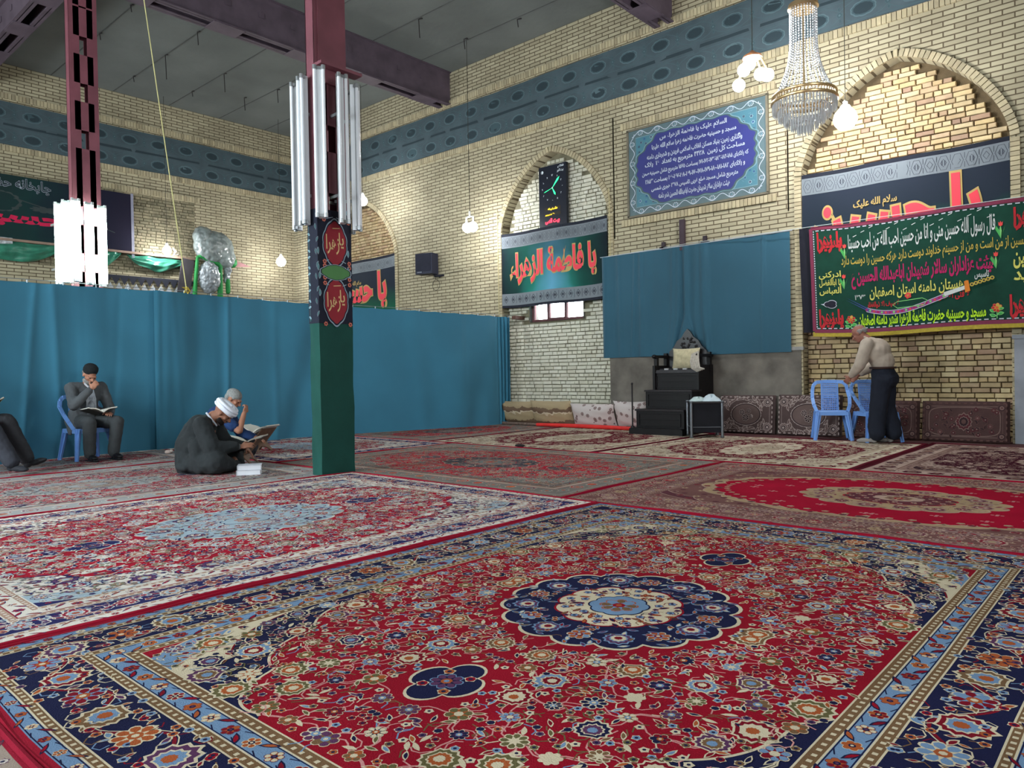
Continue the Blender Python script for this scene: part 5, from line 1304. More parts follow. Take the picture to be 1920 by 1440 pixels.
for s in (-1, 1):
    g = MB(); g.box((s*(WD/2-.03), .84, .60), (.045, .50, 1.0))
    g.box((s*(WD/2-.03), .68, 1.12), (.06, .06, .26)); g.box((s*(WD/2-.03), 1.0, 1.15), (.06, .06, .32))
    g.box((s*(WD/2-.03), .84, 1.25), (.075, .46, .045)); g.cap((s*(WD/2-.03), .60, 1.25), .034, (s*(WD/2-.03), .64, 1.25), .034)
    g.build('side_panel', m_wood, mb)
g = MB(); prof = [(-.37, 1.24), (-.34, 1.34), (-.26, 1.41), (-.20, 1.51), (-.11, 1.57), (-.05, 1.66), (0, 1.71), (.05, 1.66), (.11, 1.57), (.20, 1.51), (.26, 1.41), (.34, 1.34), (.37, 1.24)]
N = len(prof); g.add([(x, 1.02, z) for x, z in prof]+[(x, 1.06, z) for x, z in prof], [tuple(range(N)), tuple(range(2*N-1, N-1, -1))]+[(i, N+i, N+(i+1) % N, (i+1) % N) for i in range(N)])
rnd = random.Random(2)
for k in range(26):
    z = rnd.uniform(1.27, 1.56); hw = .34*(1-(z-1.25)/.46); g.ell((rnd.uniform(-hw, hw)*.8, 1.015, z), (.022, .014, .022), n=6, m_=4)
g.box((0, 1.04, .98), (.74, .04, .54)); g.build('carved_back', mat((18, 14, 17), rough=.35, noise=.2, spec=.5), mb)
MB().box((0, .80, 1.0), (WD-.1, .36, .05)).build('seat', m_wood2, mb)
def cushion(name, c, d, rz, mt, label=None, cat=None, lean=0, parent=None, group=None, seed=0):
    """stuffed cushion, pinched corners"""
    rnd = random.Random(seed); n = 18; hx, hy, hz = d[0]/2, d[1]/2, d[2]/2; g = MB()
    for side in (1, -1):
        def fn(u, v, side=side):
            a, b = u*2-1, v*2-1; e = (1-abs(a)**3.2)*(1-abs(b)**3.2); e = max(e, 0)**.5
            px = a*hx*(1-.06*(1-abs(b)**2)); pz = b*hz*(1-.07*(1-abs(a)**2))
            return (px, -side*hy*(e*(1+.05*math.sin(a*7+seed)+.04*math.sin(b*9+a*4))), pz+hz)
        if side == 1: g.grid(fn, n, n)
        else: g.grid(lambda u, v, fn=fn: fn(1-u, v), n, n)
    o = g.build(name, mt, parent, smooth=True, angle=80); o.location = c; o.rotation_euler = (-lean, 0, rz)
    if label: tag(o, label, cat or 'cushion', group)
    return o
o = cushion('back_cushion', (MX+.02, MY+.90, 1.04), (.50, .16, .36), 0, mat((196, 184, 150), rough=.85, noise=.2, nscale=20), 'cream cushion standing on the seat of the black pulpit', lean=.12)
g = MB()
for k in range(5): g.tube([(MX+.30+.025*k, MY+.62, 1.27+.01*k+ZF), (MX+.33+.03*k, MY+.52, 1.16), (MX+.36+.03*k, MY+.50, 1.06), (MX+.44+.03*k, MY+.52, 1.00+.01*k)], [.016, .022, .022, .012], n=8)
tag(g.build('draped_scarf', mat((176, 168, 156), rough=.9, noise=.2, nscale=30), smooth=True), 'pale scarf draped over the right armrest of the pulpit', 'scarf')
g = MB()
for k in range(7): g.box((MX-.30+.085*k, MY+.70, 1.045+.004*(k % 2)), (.07, .05, .03), mi=k % 2)
tag(g.build('folded_shawl', [mat((40, 38, 42)), mat((190, 190, 190))]), 'black and white folded cloth along the pulpit seat edge', 'cloth')
g = MB().tube([(0, 0, 0), (0, 0, .70)], .013, n=8).lathe([(.035, 0), (.03, .02), (.013, .03)], n=12).ell((0, 0, .71), (.02, .02, .02), n=8, m_=6)
v = on_y(1192, 800, 10.3); o = g.build('staff', mat((34, 28, 30), rough=.5), loc=(-6.545, 10.26, ZF+.10), smooth=True); tag(o, 'thin dark upright rod standing on the pulpit plinth at its left front corner', 'rod')

# small dark table with cloths
tx, ty = -5.30, 10.31; m_chr = mat((126, 130, 136), rough=.3, metal=.8, noise=.05)
tb = thing('side_table', 'small black draped table with grey tubular legs beside the pulpit', 'table', (tx, ty, ZF), .62); tb.scale = (1.12, 1.12, 1.0)
for sx in (-1, 1):
    for sy in (-1, 1): MB().tube([(sx*.20, sy*.20, .03), (sx*.20, sy*.20, .52)], .019).lathe([(.02, 0), (.028, .012), (.02, .03)], c=(sx*.2, sy*.2, 0), n=10).ell((sx*.2, sy*.2, .535), (.024, .024, .018)).build('leg', m_chr, tb, smooth=True)
MB().box((0, 0, .525), (.42, .42, .02)).build('top', m_wood2, tb)
MB().box((0, -.185, .30), (.36, .01, .44)).box((.185, 0, .30), (.01, .36, .44)).box((-.185, 0, .30), (.01, .36, .44)).box((0, .185, .30), (.36, .01, .44)).build('drape', mat((26, 26, 32), rough=.9), tb)
g = MB()
for z in (.16,): g.tube([(-.2, -.2, z), (.2, -.2, z), (.2, .2, z), (-.2, .2, z)], .006, closed=True)
g.build('lower_rail', m_chr, tb)
tzz = ZF+.537
for k, (dx, dy, lx, lb) in enumerate(((-.10, .0, .12, 'pale green cloth crumpled on the left half of the small black table'), (.10, .02, .10, 'white cloth bunched on the right half of the small black table'))):
    def fn(u, v, k=k, lx=lx):
        r = u; a = 2*PI*v; rr = 1.35*lx*r*(1+.2*math.sin(a*3+k)); return (rr*math.cos(a), rr*math.sin(a)*.8, (.05+.03*k)*(1-r**3)*(1+.35*math.sin(a*4+r*6))+.004)
    o = MB().grid(fn, 10, 28).build('folded_cloth', mat((190, 206, 204) if k == 0 else (200, 214, 220), rough=.85, noise=.1), smooth=True, loc=(tx+dx, ty+dy, tzz)); tag(o, lb, 'cloth')

# rug-covered backrests along the wall
mpb = [mat(c, rough=.95, noise=.12, bump=.2, bscale=150) for c in ((84, 68, 66), (168, 152, 146), (58, 44, 46), (104, 86, 82), (70, 40, 44))]
mpd = [mat(c, rough=.95, noise=.12, bump=.2, bscale=150) for c in ((74, 52, 50), (118, 96, 90), (48, 32, 36), (92, 66, 62), (80, 34, 40))]
def backrest(label, x0, x1, h, kind, yb=11.30, grp='rug covered backrests along the wall'):
    W = x1-x0; lean = .10; t = thing('rug_backrest', label, 'backrest', ((x0+x1)/2, yb, ZF), 0, grp); mts = mpb if kind == 0 else mpd
    def loc(x, y, l=0): return (x, -.065+y*lean-.0012*l, y)
    g = MB(); n = 12
    for s in (-1, 1):
        def fn(u, v, s=s):
            x = (u*2-1)*W/2; y = v*h; e = min(1, (1-abs(u*2-1))*12)**.5*min(1, min(v, 1-v)*14+.3)**.5
            return (x, s*.055*e+y*lean, y)
        g.grid(fn if s > 0 else (lambda u, v, fn=fn: fn(1-u, v)), 24, n)
    g.build('cover', mts[0], t, smooth=True)
    A = Art(loc); hw, hh = W/2-.03, h/2-.025; cy_ = h/2
    A.rect(-hw, cy_-hh, hw, cy_+hh, 0, 0)
    for (p, q) in (((-hw, cy_-hh), (hw, cy_-hh)), ((hw, cy_-hh), (hw, cy_+hh)), ((hw, cy_+hh), (-hw, cy_+hh)), ((-hw, cy_+hh), (-hw, cy_-hh))):
        L = math.dist(p, q); n = int(L/.036)
        for k in range(n):
            if k % 2 == 0:
                a = [p[i]+(q[i]-p[i])*k/n for i in (0, 1)]; b = [p[i]+(q[i]-p[i])*(k+1)/n for i in (0, 1)]; A.stroke([a, b], .016, 1 if kind == 0 else 3, 1)
    A.stroke([(-hw+.04, cy_-hh+.04), (hw-.04, cy_-hh+.04), (hw-.04, cy_+hh-.04), (-hw+.04, cy_+hh-.04)], .008, 1, 2, closed=True)
    rnd = random.Random(int(x0*10))
    if kind == 0:
        A.scallop(0, cy_, hw*.60, hh*.66, 24, .03, 1, 1, n=4); A.scallop(0, cy_, hw*.57, hh*.62, 2, 0, 2, 2, n=24); A.scallop(0, cy_, hw*.53, hh*.57, 2, 0, 3, 3, n=24)
        for (x, y, r) in ((-.06, .03, .05), (.05, .05, .04), (0, -.05, .06), (.09, -.03, .035)):
            A.flower(x, cy_+y, r, 7, 0, 1, 2, 1, 2, 5, 1)
        for s in (-1, 1):
            for q in (-1, 1):
                for k in range(9):
                    t_ = PI/2*(k+.5)/9; x, y = s*hw*.62*math.cos(t_)**.6*1.05, cy_+q*hh*.82*math.sin(t_)**.6
                    A.leaf(x, y, math.atan2(q*math.cos(t_), -s*math.sin(t_))+rnd.uniform(-.7, .7), .11, .05, 1, 3, 2)
                A.palmette(s*hw*.84, cy_+q*hh*.72, .07, math.atan2(-q, -s), 1, 3, 2, 1, 3, 1)
    else:
        A.stroke([(x, y) for x, y in scal(0, cy_, hw*.86, hh*.78, 2, 0, 24, p=5)], .010, 1, 2, closed=True)
        A.palmette(0, cy_, .10, PI/2, 1, 4, 2, 3, 3, 1); A.palmette(0, cy_, .10, -PI/2, 1, 4, 2, 3, 3, 1)
        for s in (-1, 1):
            for q in (-1, 1):
                for k in range(12):
                    x, y = rnd.uniform(.1, .8)*hw*s, cy_+q*rnd.uniform(.1, .7)*hh; (A.flower(x, y, .032, 6, 0, 1 if k % 3 else 3, 4, 2, 1, 3, 1) if k % 2 else A.leaf(x, y, rnd.uniform(0, 6), .09, .035, 3, 2, 3))
                A.palmette(s*hw*.9, cy_+q*hh*.78, .05, math.atan2(-q, -s), 3, 2, 1, 3, 3, 1)
    A.build('woven_pattern', mts, t)
    return t
backrest('oval patterned rug backrest right beside the small black table', -5.53, -4.62, .595, 0)
backrest('oval patterned rug backrest behind the front blue chair', -4.57, -3.62, .605, 0)
backrest('dark brown rug backrest behind the standing man', -3.54, -2.60, .53, 1)
backrest('dark brown rug backrest at the right end of the row', -2.57, -1.56, .53, 1)

# pillows and red roll in front of the white brick arch
def pil_mat(a, b, c, kind):
    mt = bpy.data.materials.new('pillow_cloth'); mt.use_nodes = True; nt = mt.node_tree; bs = nt.nodes['Principled BSDF']; tc = nt.nodes.new('ShaderNodeTexCoord')
    cr = nt.nodes.new('ShaderNodeValToRGB'); el = cr.color_ramp.elements
    if kind == 0:
        sp_ = nt.nodes.new('ShaderNodeSeparateXYZ'); nt.links.new(tc.outputs['Object'], sp_.inputs[0]); n = nt.nodes.new('ShaderNodeTexNoise'); n.inputs['Scale'].default_value = 9; nt.links.new(tc.outputs['Object'], n.inputs[0])
        ma = nt.nodes.new('ShaderNodeMath'); ma.operation = 'MULTIPLY_ADD'; ma.inputs[1].default_value = .35; nt.links.new(n.outputs[0], ma.inputs[0])
        mr = nt.nodes.new('ShaderNodeMapRange'); mr.inputs['From Min'].default_value = .0; mr.inputs['From Max'].default_value = .46; nt.links.new(sp_.outputs['Z'], mr.inputs[0]); nt.links.new(mr.outputs[0], ma.inputs[2])
        nt.links.new(ma.outputs[0], cr.inputs[0]); cr.color_ramp.interpolation = 'CONSTANT'
        for _ in range(3): el.new(.5)
        for i, (p, cc) in enumerate(((0, b), (.42, a), (.74, c), (.80, b), (1.0, a))): el[i].position = p; el[i].color = (*lin(cc), 1)
    else:
        v = nt.nodes.new('ShaderNodeTexVoronoi'); v.inputs['Scale'].default_value = 10; nt.links.new(tc.outputs['Object'], v.inputs[0]); nt.links.new(v.outputs['Distance'], cr.inputs[0]); cr.color_ramp.interpolation = 'CONSTANT'
        el.new(.5); el.new(.6)
        for i, (p, cc) in enumerate(((0, b), (.16, c), (.24, b), (.34, a))): el[i].position = p; el[i].color = (*lin(cc), 1)
    nt.links.new(cr.outputs[0], bs.inputs['Base Color']); bs.inputs['Roughness'].default_value = .75
    return mt
pb = pil_mat((166, 146, 112), (112, 88, 68), (200, 184, 156), 0); pw_ = pil_mat((196, 184, 180), (112, 90, 88), (160, 140, 134), 1)
GP = 'pillows leaning on the white brick arch'
cushion('floor_pillow', (-9.72, 11.18, ZF+.02), (.92, .26, .47), .04, pb, 'brown and gold pillow nearest the bunched end of the curtain', lean=-.28, group=GP, seed=1)
cushion('floor_pillow', (-8.83, 11.12, ZF+.02), (1.02, .28, .49), -.03, pb, 'brown and gold pillow next to the white floral ones', lean=-.30, group=GP, seed=2)
cushion('floor_pillow', (-7.86, 11.10, ZF+.02), (.94, .28, .45), .03, pw_, 'white floral pillow next to the brown pillows', lean=-.34, group=GP, seed=3)
cushion('floor_pillow', (-7.05, 11.14, ZF+.02), (.74, .26, .50), -.06, pw_, 'white floral pillow partly behind the black pulpit', lean=-.30, group=GP, seed=4)
g = MB(); g.tube([(-9.05, 10.84, ZF+.035), (-8.3, 10.85, ZF+.038), (-7.4, 10.83, ZF+.036), (-6.75, 10.80, ZF+.034)], [.03, .036, .036, .03], n=12); g.box((-7.9, 10.92, ZF+.02), (2.2, .16, .03))
tag(g.build('rolled_cloth', mat((222, 50, 46), rough=.6, noise=.15), smooth=True), 'bright red rolled cloth lying in front of the white floral pillows', 'cloth')
g = MB(); g.tube([(-10.1, 10.95, ZF+.03), (-9.5, 10.94, ZF+.03), (-9.06, 10.9, ZF+.03)], .028, n=10)
tag(g.build('rolled_mat', mat((120, 100, 90), rough=.9, noise=.5, nscale=25), smooth=True), 'brown and white rolled mat in front of the brown pillows', 'mat')

# blue plastic chairs (local: faces +y, origin on the floor under the seat)
m_blue = mat((116, 160, 226), rough=.32, noise=.05, spec=.5)
def chair(label, x, y, rz, z=ZF):
    t = thing('plastic_chair', label, 'chair', (x, y, z), rz, 'blue plastic chairs')
    sw, sd, sh = .44, .42, .42
    def sf(u, v):
        a, b = u*2-1, v*2-1; k = max(abs(a), abs(b)); rx = sw/2*(1-.05*abs(b)**3); ry = sd/2*(1-.05*abs(a)**3)
        return (a*rx, b*ry, sh-.018*(1-min(1, k*1.05)**2)-(.03 if k > .98 else 0))
    g = MB().grid(sf, 16, 16, thick=(0, 0, -.012)); g.build('seat', m_blue, t, smooth=True, angle=50)
    g = MB()
    for a, b in (((-sw/2, -sd/2), (sw/2, -sd/2)), ((-sw/2, sd/2), (sw/2, sd/2)), ((-sw/2, -sd/2), (-sw/2, sd/2)), ((sw/2, -sd/2), (sw/2, sd/2))): g.bar((a[0], a[1], sh-.035), (b[0], b[1], sh-.035), .012, .055)
    g.build('apron', m_blue, t)
    for sx in (-1, 1):
        for sy in (-1, 1):
            a = Vector((sx*(sw/2-.025), sy*(sd/2-.025), sh-.02)); b = Vector((sx*(sw/2+.035), sy*(sd/2+.045), 0)); up = Vector((sx, sy, 0)).normalized(); g = MB()
            g.bar(a, b, .012, .085, up=(1, 0, 0), w2=.012, d2=.05); g.bar(a, b, .085, .012, up=(1, 0, 0), w2=.05, d2=.012); g.build('leg', m_blue, t)
    yb, zt_ = -sd/2-.07, .83
    def P(x, z):   # backrest surface, reclined and curved
        k = (z-sh)/(zt_-sh); return Vector((x, -sd/2+.0-.07*k-.01+.10*(abs(x)/.25)**2*(.4+.4*k)*.6, z))
    lp = [Vector((-.215, .10, sh-.01)), Vector((-.25, .04, .50)), Vector((-.262, -.08, .60)), P(-.25, .70), P(-.235, .78), P(-.19, .825), P(-.1, .835), P(0, .838), P(.1, .835), P(.19, .825), P(.235, .78), P(.25, .70), Vector((.262, -.08, .60)), Vector((.25, .04, .50)), Vector((.215, .10, sh-.01))]
    g = MB()
    for a, b in zip(lp, lp[1:]): g.bar(a, b, .05, .014, up=(0, 1, .2))
    for p in lp[1:-1]: g.ell(p, (.014, .012, .026), n=8, m_=6)
    g.build('back_frame', m_blue, t, smooth=True)
    g = MB(); cols, rows = 9, 15; x0, x1, z0_, z1_ = -.115, .115, sh-.01, .815
    for i in range(cols+1):
        x = x0+(x1-x0)*i/cols; g.bar(P(x, z0_), P(x, (z0_+z1_)/2), .009 if 0 < i < cols else .02, .01, up=(0, 1, 0)); g.bar(P(x, (z0_+z1_)/2), P(x, z1_), .009 if 0 < i < cols else .02, .01, up=(0, 1, 0))
    for j in range(rows+1):
        z = z0_+(z1_-z0_)*j/rows; wd = .011 if j < 7 else .019; g.bar(P(x0, z), P(x1, z), .01, wd, up=(0, 0, 1))
    g.build('perforated_back', m_blue, t)
    t.scale = (.93, .93, .97); return t
CH1 = chair('blue plastic chair with perforated back, standing free left of the standing man', -3.60, 10.80, PI+.42)
CH2 = chair('blue plastic chair mostly hidden behind the standing man', -3.02, 10.80, PI+.75)
CH3 = chair('blue plastic chair under the man in the black cap', -10.44, 3.47, -PI/2+.10)
CH4 = chair('blue plastic chair under the man cut off by the left edge', -10.0, 2.02, -.95)
# ================================================================== PEOPLE
SK = mat((176, 124, 100), rough=.6, noise=.08, nscale=12, spec=.3); SK2 = mat((140, 96, 76), rough=.6, noise=.08, nscale=12, spec=.3)
def V3(*a): return Vector(a)
def org(mb_, name, mt, parent, vox=.008, sm=4, fold=0, fs=.06):
    o = mb_.build(name, mt, parent, smooth=True)
    r = o.modifiers.new('skin', 'REMESH'); r.mode = 'VOXEL'; r.voxel_size = vox; r.use_smooth_shade = True
    s = o.modifiers.new('soften', 'SMOOTH'); s.factor = .5; s.iterations = sm
    if fold:
        tx = bpy.data.textures.new('cloth_folds', 'CLOUDS'); tx.noise_scale = fs; tx.noise_depth = 2
        d = o.modifiers.new('folds', 'DISPLACE'); d.texture = tx; d.strength = fold; d.mid_level = .5
    return o
def basis(f, u):
    f = f.normalized(); r = f.cross(u).normalized(); u = r.cross(f); return Matrix(((r.x, f.x, u.x), (r.y, f.y, u.y), (r.z, f.z, u.z)))  # local x=right y=front z=up
def head(body, c, f, u, k=1.0):
    R = basis(f, u); P = lambda x, y, z: c+R @ Vector((x*k, y*k, z*k))
    body.ell(P(0, -.012, .03), (.074*k, .095*k, .088*k), R=R, n=18, m_=12)
    body.ell(P(0, .022, -.02), (.060*k, .070*k, .075*k), R=R, n=16, m_=10)
    body.ell(P(0, .045, -.075), (.038*k, .040*k, .036*k), R=R)
    body.cap(P(0, .088, .012), .009*k, P(0, .110, -.024), .015*k); body.ell(P(0, .086, .024), (.052*k, .018*k, .012*k), R=R)
    body.ell(P(0, .084, -.052), (.026*k, .016*k, .010*k), R=R)
    for s in (-1, 1):
        body.ell(P(s*.074, -.008, -.005), (.011*k, .020*k, .032*k), R=R); body.ell(P(s*.012, .095, -.026), (.010*k, .012*k, .008*k), R=R); body.ell(P(s*.04, .062, -.018), (.022*k, .018*k, .018*k), R=R)
    return R, P
def face_parts(t, R, P, beard=None, hair=None, bald=False, brow=(60, 54, 50), k=1.0, stubble=False):
    for s in (-1, 1):
        MB().ell(P(s*.030, .083, .004), (.011*k, .008*k, .006*k), R=R, n=8, m_=6).build('eye', mat((40, 32, 30), rough=.2), t, smooth=True)
        MB().cap(P(s*.016, .096, .024), .005*k, P(s*.048, .080, .026), .004*k, n=6).build('eyebrow', mat(brow, rough=.9), t, smooth=True)
    MB().cap(P(-.018, .099, -.052), .004*k, P(.018, .099, -.052), .004*k, n=6).build('mouth', mat((120, 66, 62), rough=.6), t, smooth=True)
    if beard:
        g = MB()
        for i in range(9):
            a = -1.35+2.7*i/8; g.ell(P(.068*math.sin(a), .012+.058*math.cos(a), -.062-.022*math.cos(a)), (.018*k, .018*k, .030*k), R=R, n=8, m_=6)
        g.cap(P(-.028, .094, -.040), .008*k, P(.028, .094, -.040), .008*k, n=6)
        org(g, 'beard', mat(beard, rough=.95, noise=.3, nscale=60), t, .006, 2)
    if hair:
        g = MB()
        if bald:
            for s in (-1, 1): g.ell(P(s*.062, -.030, .010), (.020*k, .050*k, .036*k), R=R)
            g.ell(P(0, -.085, .006), (.058*k, .026*k, .048*k), R=R); g.ell(P(0, -.03, .080), (.05*k, .06*k, .040*k), R=R)
        else:
            g.ell(P(0, -.020, .050), (.083*k, .102*k, .078*k), R=R, n=18, m_=12); g.ell(P(0, -.070, .0), (.07*k, .045*k, .06*k), R=R)
            for s in (-1, 1): g.ell(P(s*.066, .0, .03), (.016*k, .03*k, .035*k), R=R)
        org(g, 'hair', mat(hair, rough=.95, noise=.3, nscale=50), t, .007, 2)
def hand(body, wrist, d, n, side, curl=.5, spread=1.0, k=1.0):
    """d: direction of the hand, n: palm normal, side: towards the thumb"""
    d = d.normalized(); n = (n-d*n.dot(d)).normalized(); s = d.cross(n) if d.cross(n).dot(side) > 0 else n.cross(d)
    R = Matrix(((s.x, d.x, n.x), (s.y, d.y, n.y), (s.z, d.z, n.z)))
    pc = wrist+d*.052*k; body.ell(pc, (.042*k, .052*k, .016*k), R=R); body.cap(wrist-d*.03, .026*k, wrist+d*.03*k, .024*k)
    for i, (off, L) in enumerate(((.030, .072), (.010, .080), (-.010, .074), (-.029, .058))):
        a = wrist+d*.088*k+s*off*k; dd = (d+s*off*3*spread).normalized(); ang = curl*(.7+.12*i)
        p = a; r = .0088
        for j, seg in enumerate((.45, .32, .25)):
            th = ang*(j+.6); q = p+(dd*math.cos(th)+n*math.sin(th))*L*seg*k; body.cap(p, r*k, q, (r-.0008)*k, n=8); p = q; r -= .0008
    a = wrist+d*.030*k+s*.034*k; b = a+(d*.55+s*.75+n*.25).normalized()*.042*k; c = b+(d*.85+s*.25+n*.5).normalized()*.032*k
    body.cap(a-s*.01, .013*k, b, .0105*k); body.cap(b, .0105*k, c, .009*k)
def limb(g, pts, rs, n=14):
    for a, b, ra, rb_ in zip(pts, pts[1:], rs, rs[1:]): g.cap(a, ra, b, rb_, n=n)
def shoe(g, ankle, d, L=.26, h=.05, up=V3(0, 0, 1)):
    d = d.normalized(); r = d.cross(up).normalized(); u = r.cross(d); R = Matrix(((r.x, d.x, u.x), (r.y, d.y, u.y), (r.z, d.z, u.z)))
    g.ell(ankle-d*.03-u*.03, (.036, .05, .045), R=R); g.ell(ankle+d*L*.28-u*.045, (.040, L*.38, .034), R=R); g.ell(ankle+d*L*.48-u*.052, (.044, L*.24, .026), R=R)

def seated(t, J, cols, skin=SK, headdir=None, hands=None, shoes=True, jacket=True):
    pass

# ---- man in the black cap on the chair: faces local +y
t = thing('person', 'seated man in a dark grey suit and black cap reading on a blue chair', 'person', (-10.44, 3.49, ZF), -PI/2+.10); t.scale = (.97, .97, .97)
body = MB(); pel = V3(0, -.04, .53); chest = V3(0, -.06, .86); neck = V3(0, .0, 1.01); hc = V3(0, .07, 1.12)
shL, shR = V3(-.19, -.04, .95), V3(.19, -.04, .95)      # local x: his right is +x when he faces +y
elR, wrR = V3(.25, .16, .72), V3(.06, .22, .93); elL, wrL = V3(-.26, .04, .66), V3(-.15, .28, .60)
hipR, knR, anR = V3(.10, .0, .50), V3(.17, .40, .50), V3(.15, .36, .10); hipL, knL, anL = V3(-.10, .0, .50), V3(-.17, .42, .49), V3(-.13, .40, .10)
limb(body, [pel, V3(0, -.05, .7), chest], [.12, .125, .12]); limb(body, [chest, neck, hc-V3(0, .01, .05)], [.10, .058, .056])
for a, b, c in ((shL, elL, wrL), (shR, elR, wrR)): limb(body, [chest, a, b, c], [.09, .055, .042, .028])
for a, b, c in ((hipL, knL, anL), (hipR, knR, anR)): limb(body, [pel, a, b, c], [.1, .08, .055, .038])
R, P = head(body, hc, V3(0, .80, -.62), V3(0, .62, .80))
hand(body, wrR, V3(-.55, .25, .75), V3(-.7, -.5, .2), V3(0, -.3, 1), curl=1.1); hand(body, wrL, V3(.45, .75, .05), V3(.3, 0, -1), V3(1, 0, 0), curl=.45)
org(body, 'body', SK, t, .0065, 3)
face_parts(t, R, P, beard=(150, 146, 142), hair=(120, 116, 112), bald=True)
g = MB(); g.ell(P(0, -.018, .058), (.084, .104, .080), R=R, n=20, m_=14); g.cap(P(0, -.02, .03), .086, P(0, -.02, .045), .087, n=20)
cp = MB(); cp.lathe([(.078, .0), (.089, .015), (.091, .045), (.086, .075), (.066, .100), (.035, .113), (.002, .116)], c=P(0, -.018, .030), n=24, R=R); cp.build('cap', mat((30, 34, 36), rough=.95, noise=.2, nscale=40, bump=.4, bscale=120), t, smooth=True)
SUIT = mat((84, 87, 90), rough=.9, noise=.12, nscale=8)
g = MB(); limb(g, [V3(0, -.03, .50), V3(0, -.06, .68), V3(0, -.07, .86)], [.155, .150, .145]); g.ell(V3(0, -.05, .86), (.20, .13, .15)); g.cap(shL, .075, shR, .075); g.ell(V3(0, -.04, .97), (.10, .075, .05))
limb(g, [shL, elL, wrL-(wrL-elL).normalized()*.02], [.078, .066, .048]); limb(g, [shR, elR, wrR-(wrR-elR).normalized()*.03], [.078, .066, .046])
g.cap(V3(.13, -.05, .60), .10, V3(.20, .05, .42), .05); g.cap(V3(-.13, -.05, .60), .10, V3(-.17, .05, .47), .05); g.cap(V3(.22, -.06, .52), .05, V3(.25, .04, .36), .025)
org(g, 'jacket', SUIT, t, .010, 4, .02)
MB().add([(-.055, .105, .60), (.06, .105, .60), (.07, .10, .80), (.025, .075, .985), (-.025, .075, .985), (-.06, .10, .80)], [(0, 1, 2, 3, 4, 5)]).build('shirt_front', mat((160, 166, 174), rough=.8, noise=.3, nscale=20), t)
g = MB(); g.ell(V3(0, .03, .68), (.075, .10, .13)); g.ell(V3(0, .04, .80), (.06, .06, .1)); org(g, 'shirt', mat((140, 146, 154), rough=.85, noise=.5, nscale=22), t, .008, 2)
g = MB()
for s in (-1, 1): g.cap(V3(s*.055, .055, 1.0), .014, V3(s*.02, .095, .94), .010)
g.build('collar', mat((196, 200, 206)), t, smooth=True)
TR = mat((62, 65, 67), rough=.9, noise=.12)
for nm, hp, kn_, an in (('a', hipL, knL, anL), ('b', hipR, knR, anR)):
    g = MB(); limb(g, [hp, kn_, an+V3(0, -.01, .0)], [.105, .085, .070]); org(g, 'trouser_leg', TR, t, .010, 3, .015)
for an in (anL, anR): g = MB(); shoe(g, an+V3(0, 0, .0), V3(an.x*.5, 1, 0)); g.box(an+V3(0, .05, -.088), (.075, .25, .016)); org(g, 'shoe', mat((24, 24, 28), rough=.4), t, .007, 2)
bt_ = Matrix.Rotation(-.15, 3, 'X')
def open_book(label, loc, rz, tilt, s=1.0, cover=(70, 66, 60), name='open_book', open_=.35):
    b = thing(name, label, 'book', loc, rz); b.rotation_euler = (tilt, 0, rz)
    for q in (-1, 1):
        g = MB()
        def fn(u, v, q=q): x = u*.15*s; return (q*x, (v-.5)*.21*s, .012*s+open_*x+.018*s*math.sin(PI*min(1, u*1.1))*(1-u*.4))
        if q > 0: g.grid(fn, 10, 4, thick=(0, 0, -.012*s))
        else: g.grid(lambda u, v, fn=fn: fn(1-u, v), 10, 4, thick=(0, 0, -.012*s))
        g.build('page_block', mat((226, 222, 210), rough=.8, noise=.03), b, smooth=True)
    g = MB()
    for q in (-1, 1): g.add([(0, -.11*s, 0), (q*.158*s, -.11*s, open_*.158*s), (q*.158*s, .11*s, open_*.158*s), (0, .11*s, 0), (0, -.11*s, -.004), (q*.158*s, -.11*s, open_*.158*s-.004), (q*.158*s, .11*s, open_*.158*s-.004), (0, .11*s, -.004)], [(0, 1, 2, 3), (4, 7, 6, 5), (0, 4, 5, 1), (1, 5, 6, 2), (2, 6, 7, 3)])
    g.build('cover', mat(cover, rough=.5), b)
    return b
rm = Matrix.Rotation(-PI/2+.10, 3, 'Z')
p = rm @ V3(-.0, .29, .59)+V3(-10.44, 3.49, ZF); open_book('open book on the lap of the man in the black cap', p, -PI/2+.10, .12, 1.15)

# ---- man cut off by the left edge
TL = (-10.02, 2.04, ZF); AL = -.95
t = thing('person', 'partly visible seated man at left edge, crossed dark trousers and open book', 'person', TL, AL)
body = MB(); limb(body, [V3(0, -.04, .52), V3(0, -.1, .7), V3(0, -.12, .86)], [.12, .125, .12]); limb(body, [V3(0, -.12, .88), V3(0, -.07, 1.02), V3(0, -.03, 1.1)], [.1, .058, .055])
limb(body, [V3(-.19, -.1, .95), V3(-.25, .0, .68), V3(-.10, .28, .68)], [.055, .042, .028]); limb(body, [V3(.19, -.1, .95), V3(.25, .0, .68), V3(.14, .28, .70)], [.055, .042, .028])
hipA, kA, aA = V3(.10, 0, .5), V3(.13, .46, .55), V3(.12, .74, .12); hipB, kB, aB = V3(-.10, 0, .5), V3(-.14, .44, .56), V3(-.16, .68, .13)
for a, b, c in ((hipA, kA, aA), (hipB, kB, aB)): limb(body, [V3(0, -.04, .52), a, b, c], [.1, .08, .055, .038])
R, P = head(body, V3(0, .0, 1.16), V3(0, .85, -.5), V3(0, .5, .85)); hand(body, V3(-.10, .28, .68), V3(.4, .8, .1), V3(.2, 0, 1), V3(-1, 0, 0), .5); hand(body, V3(.14, .28, .70), V3(-.3, .8, .1), V3(0, 0, 1), V3(1, 0, 0), .5)
org(body, 'body', SK, t, .0065, 3); face_parts(t, R, P, hair=(70, 66, 64))
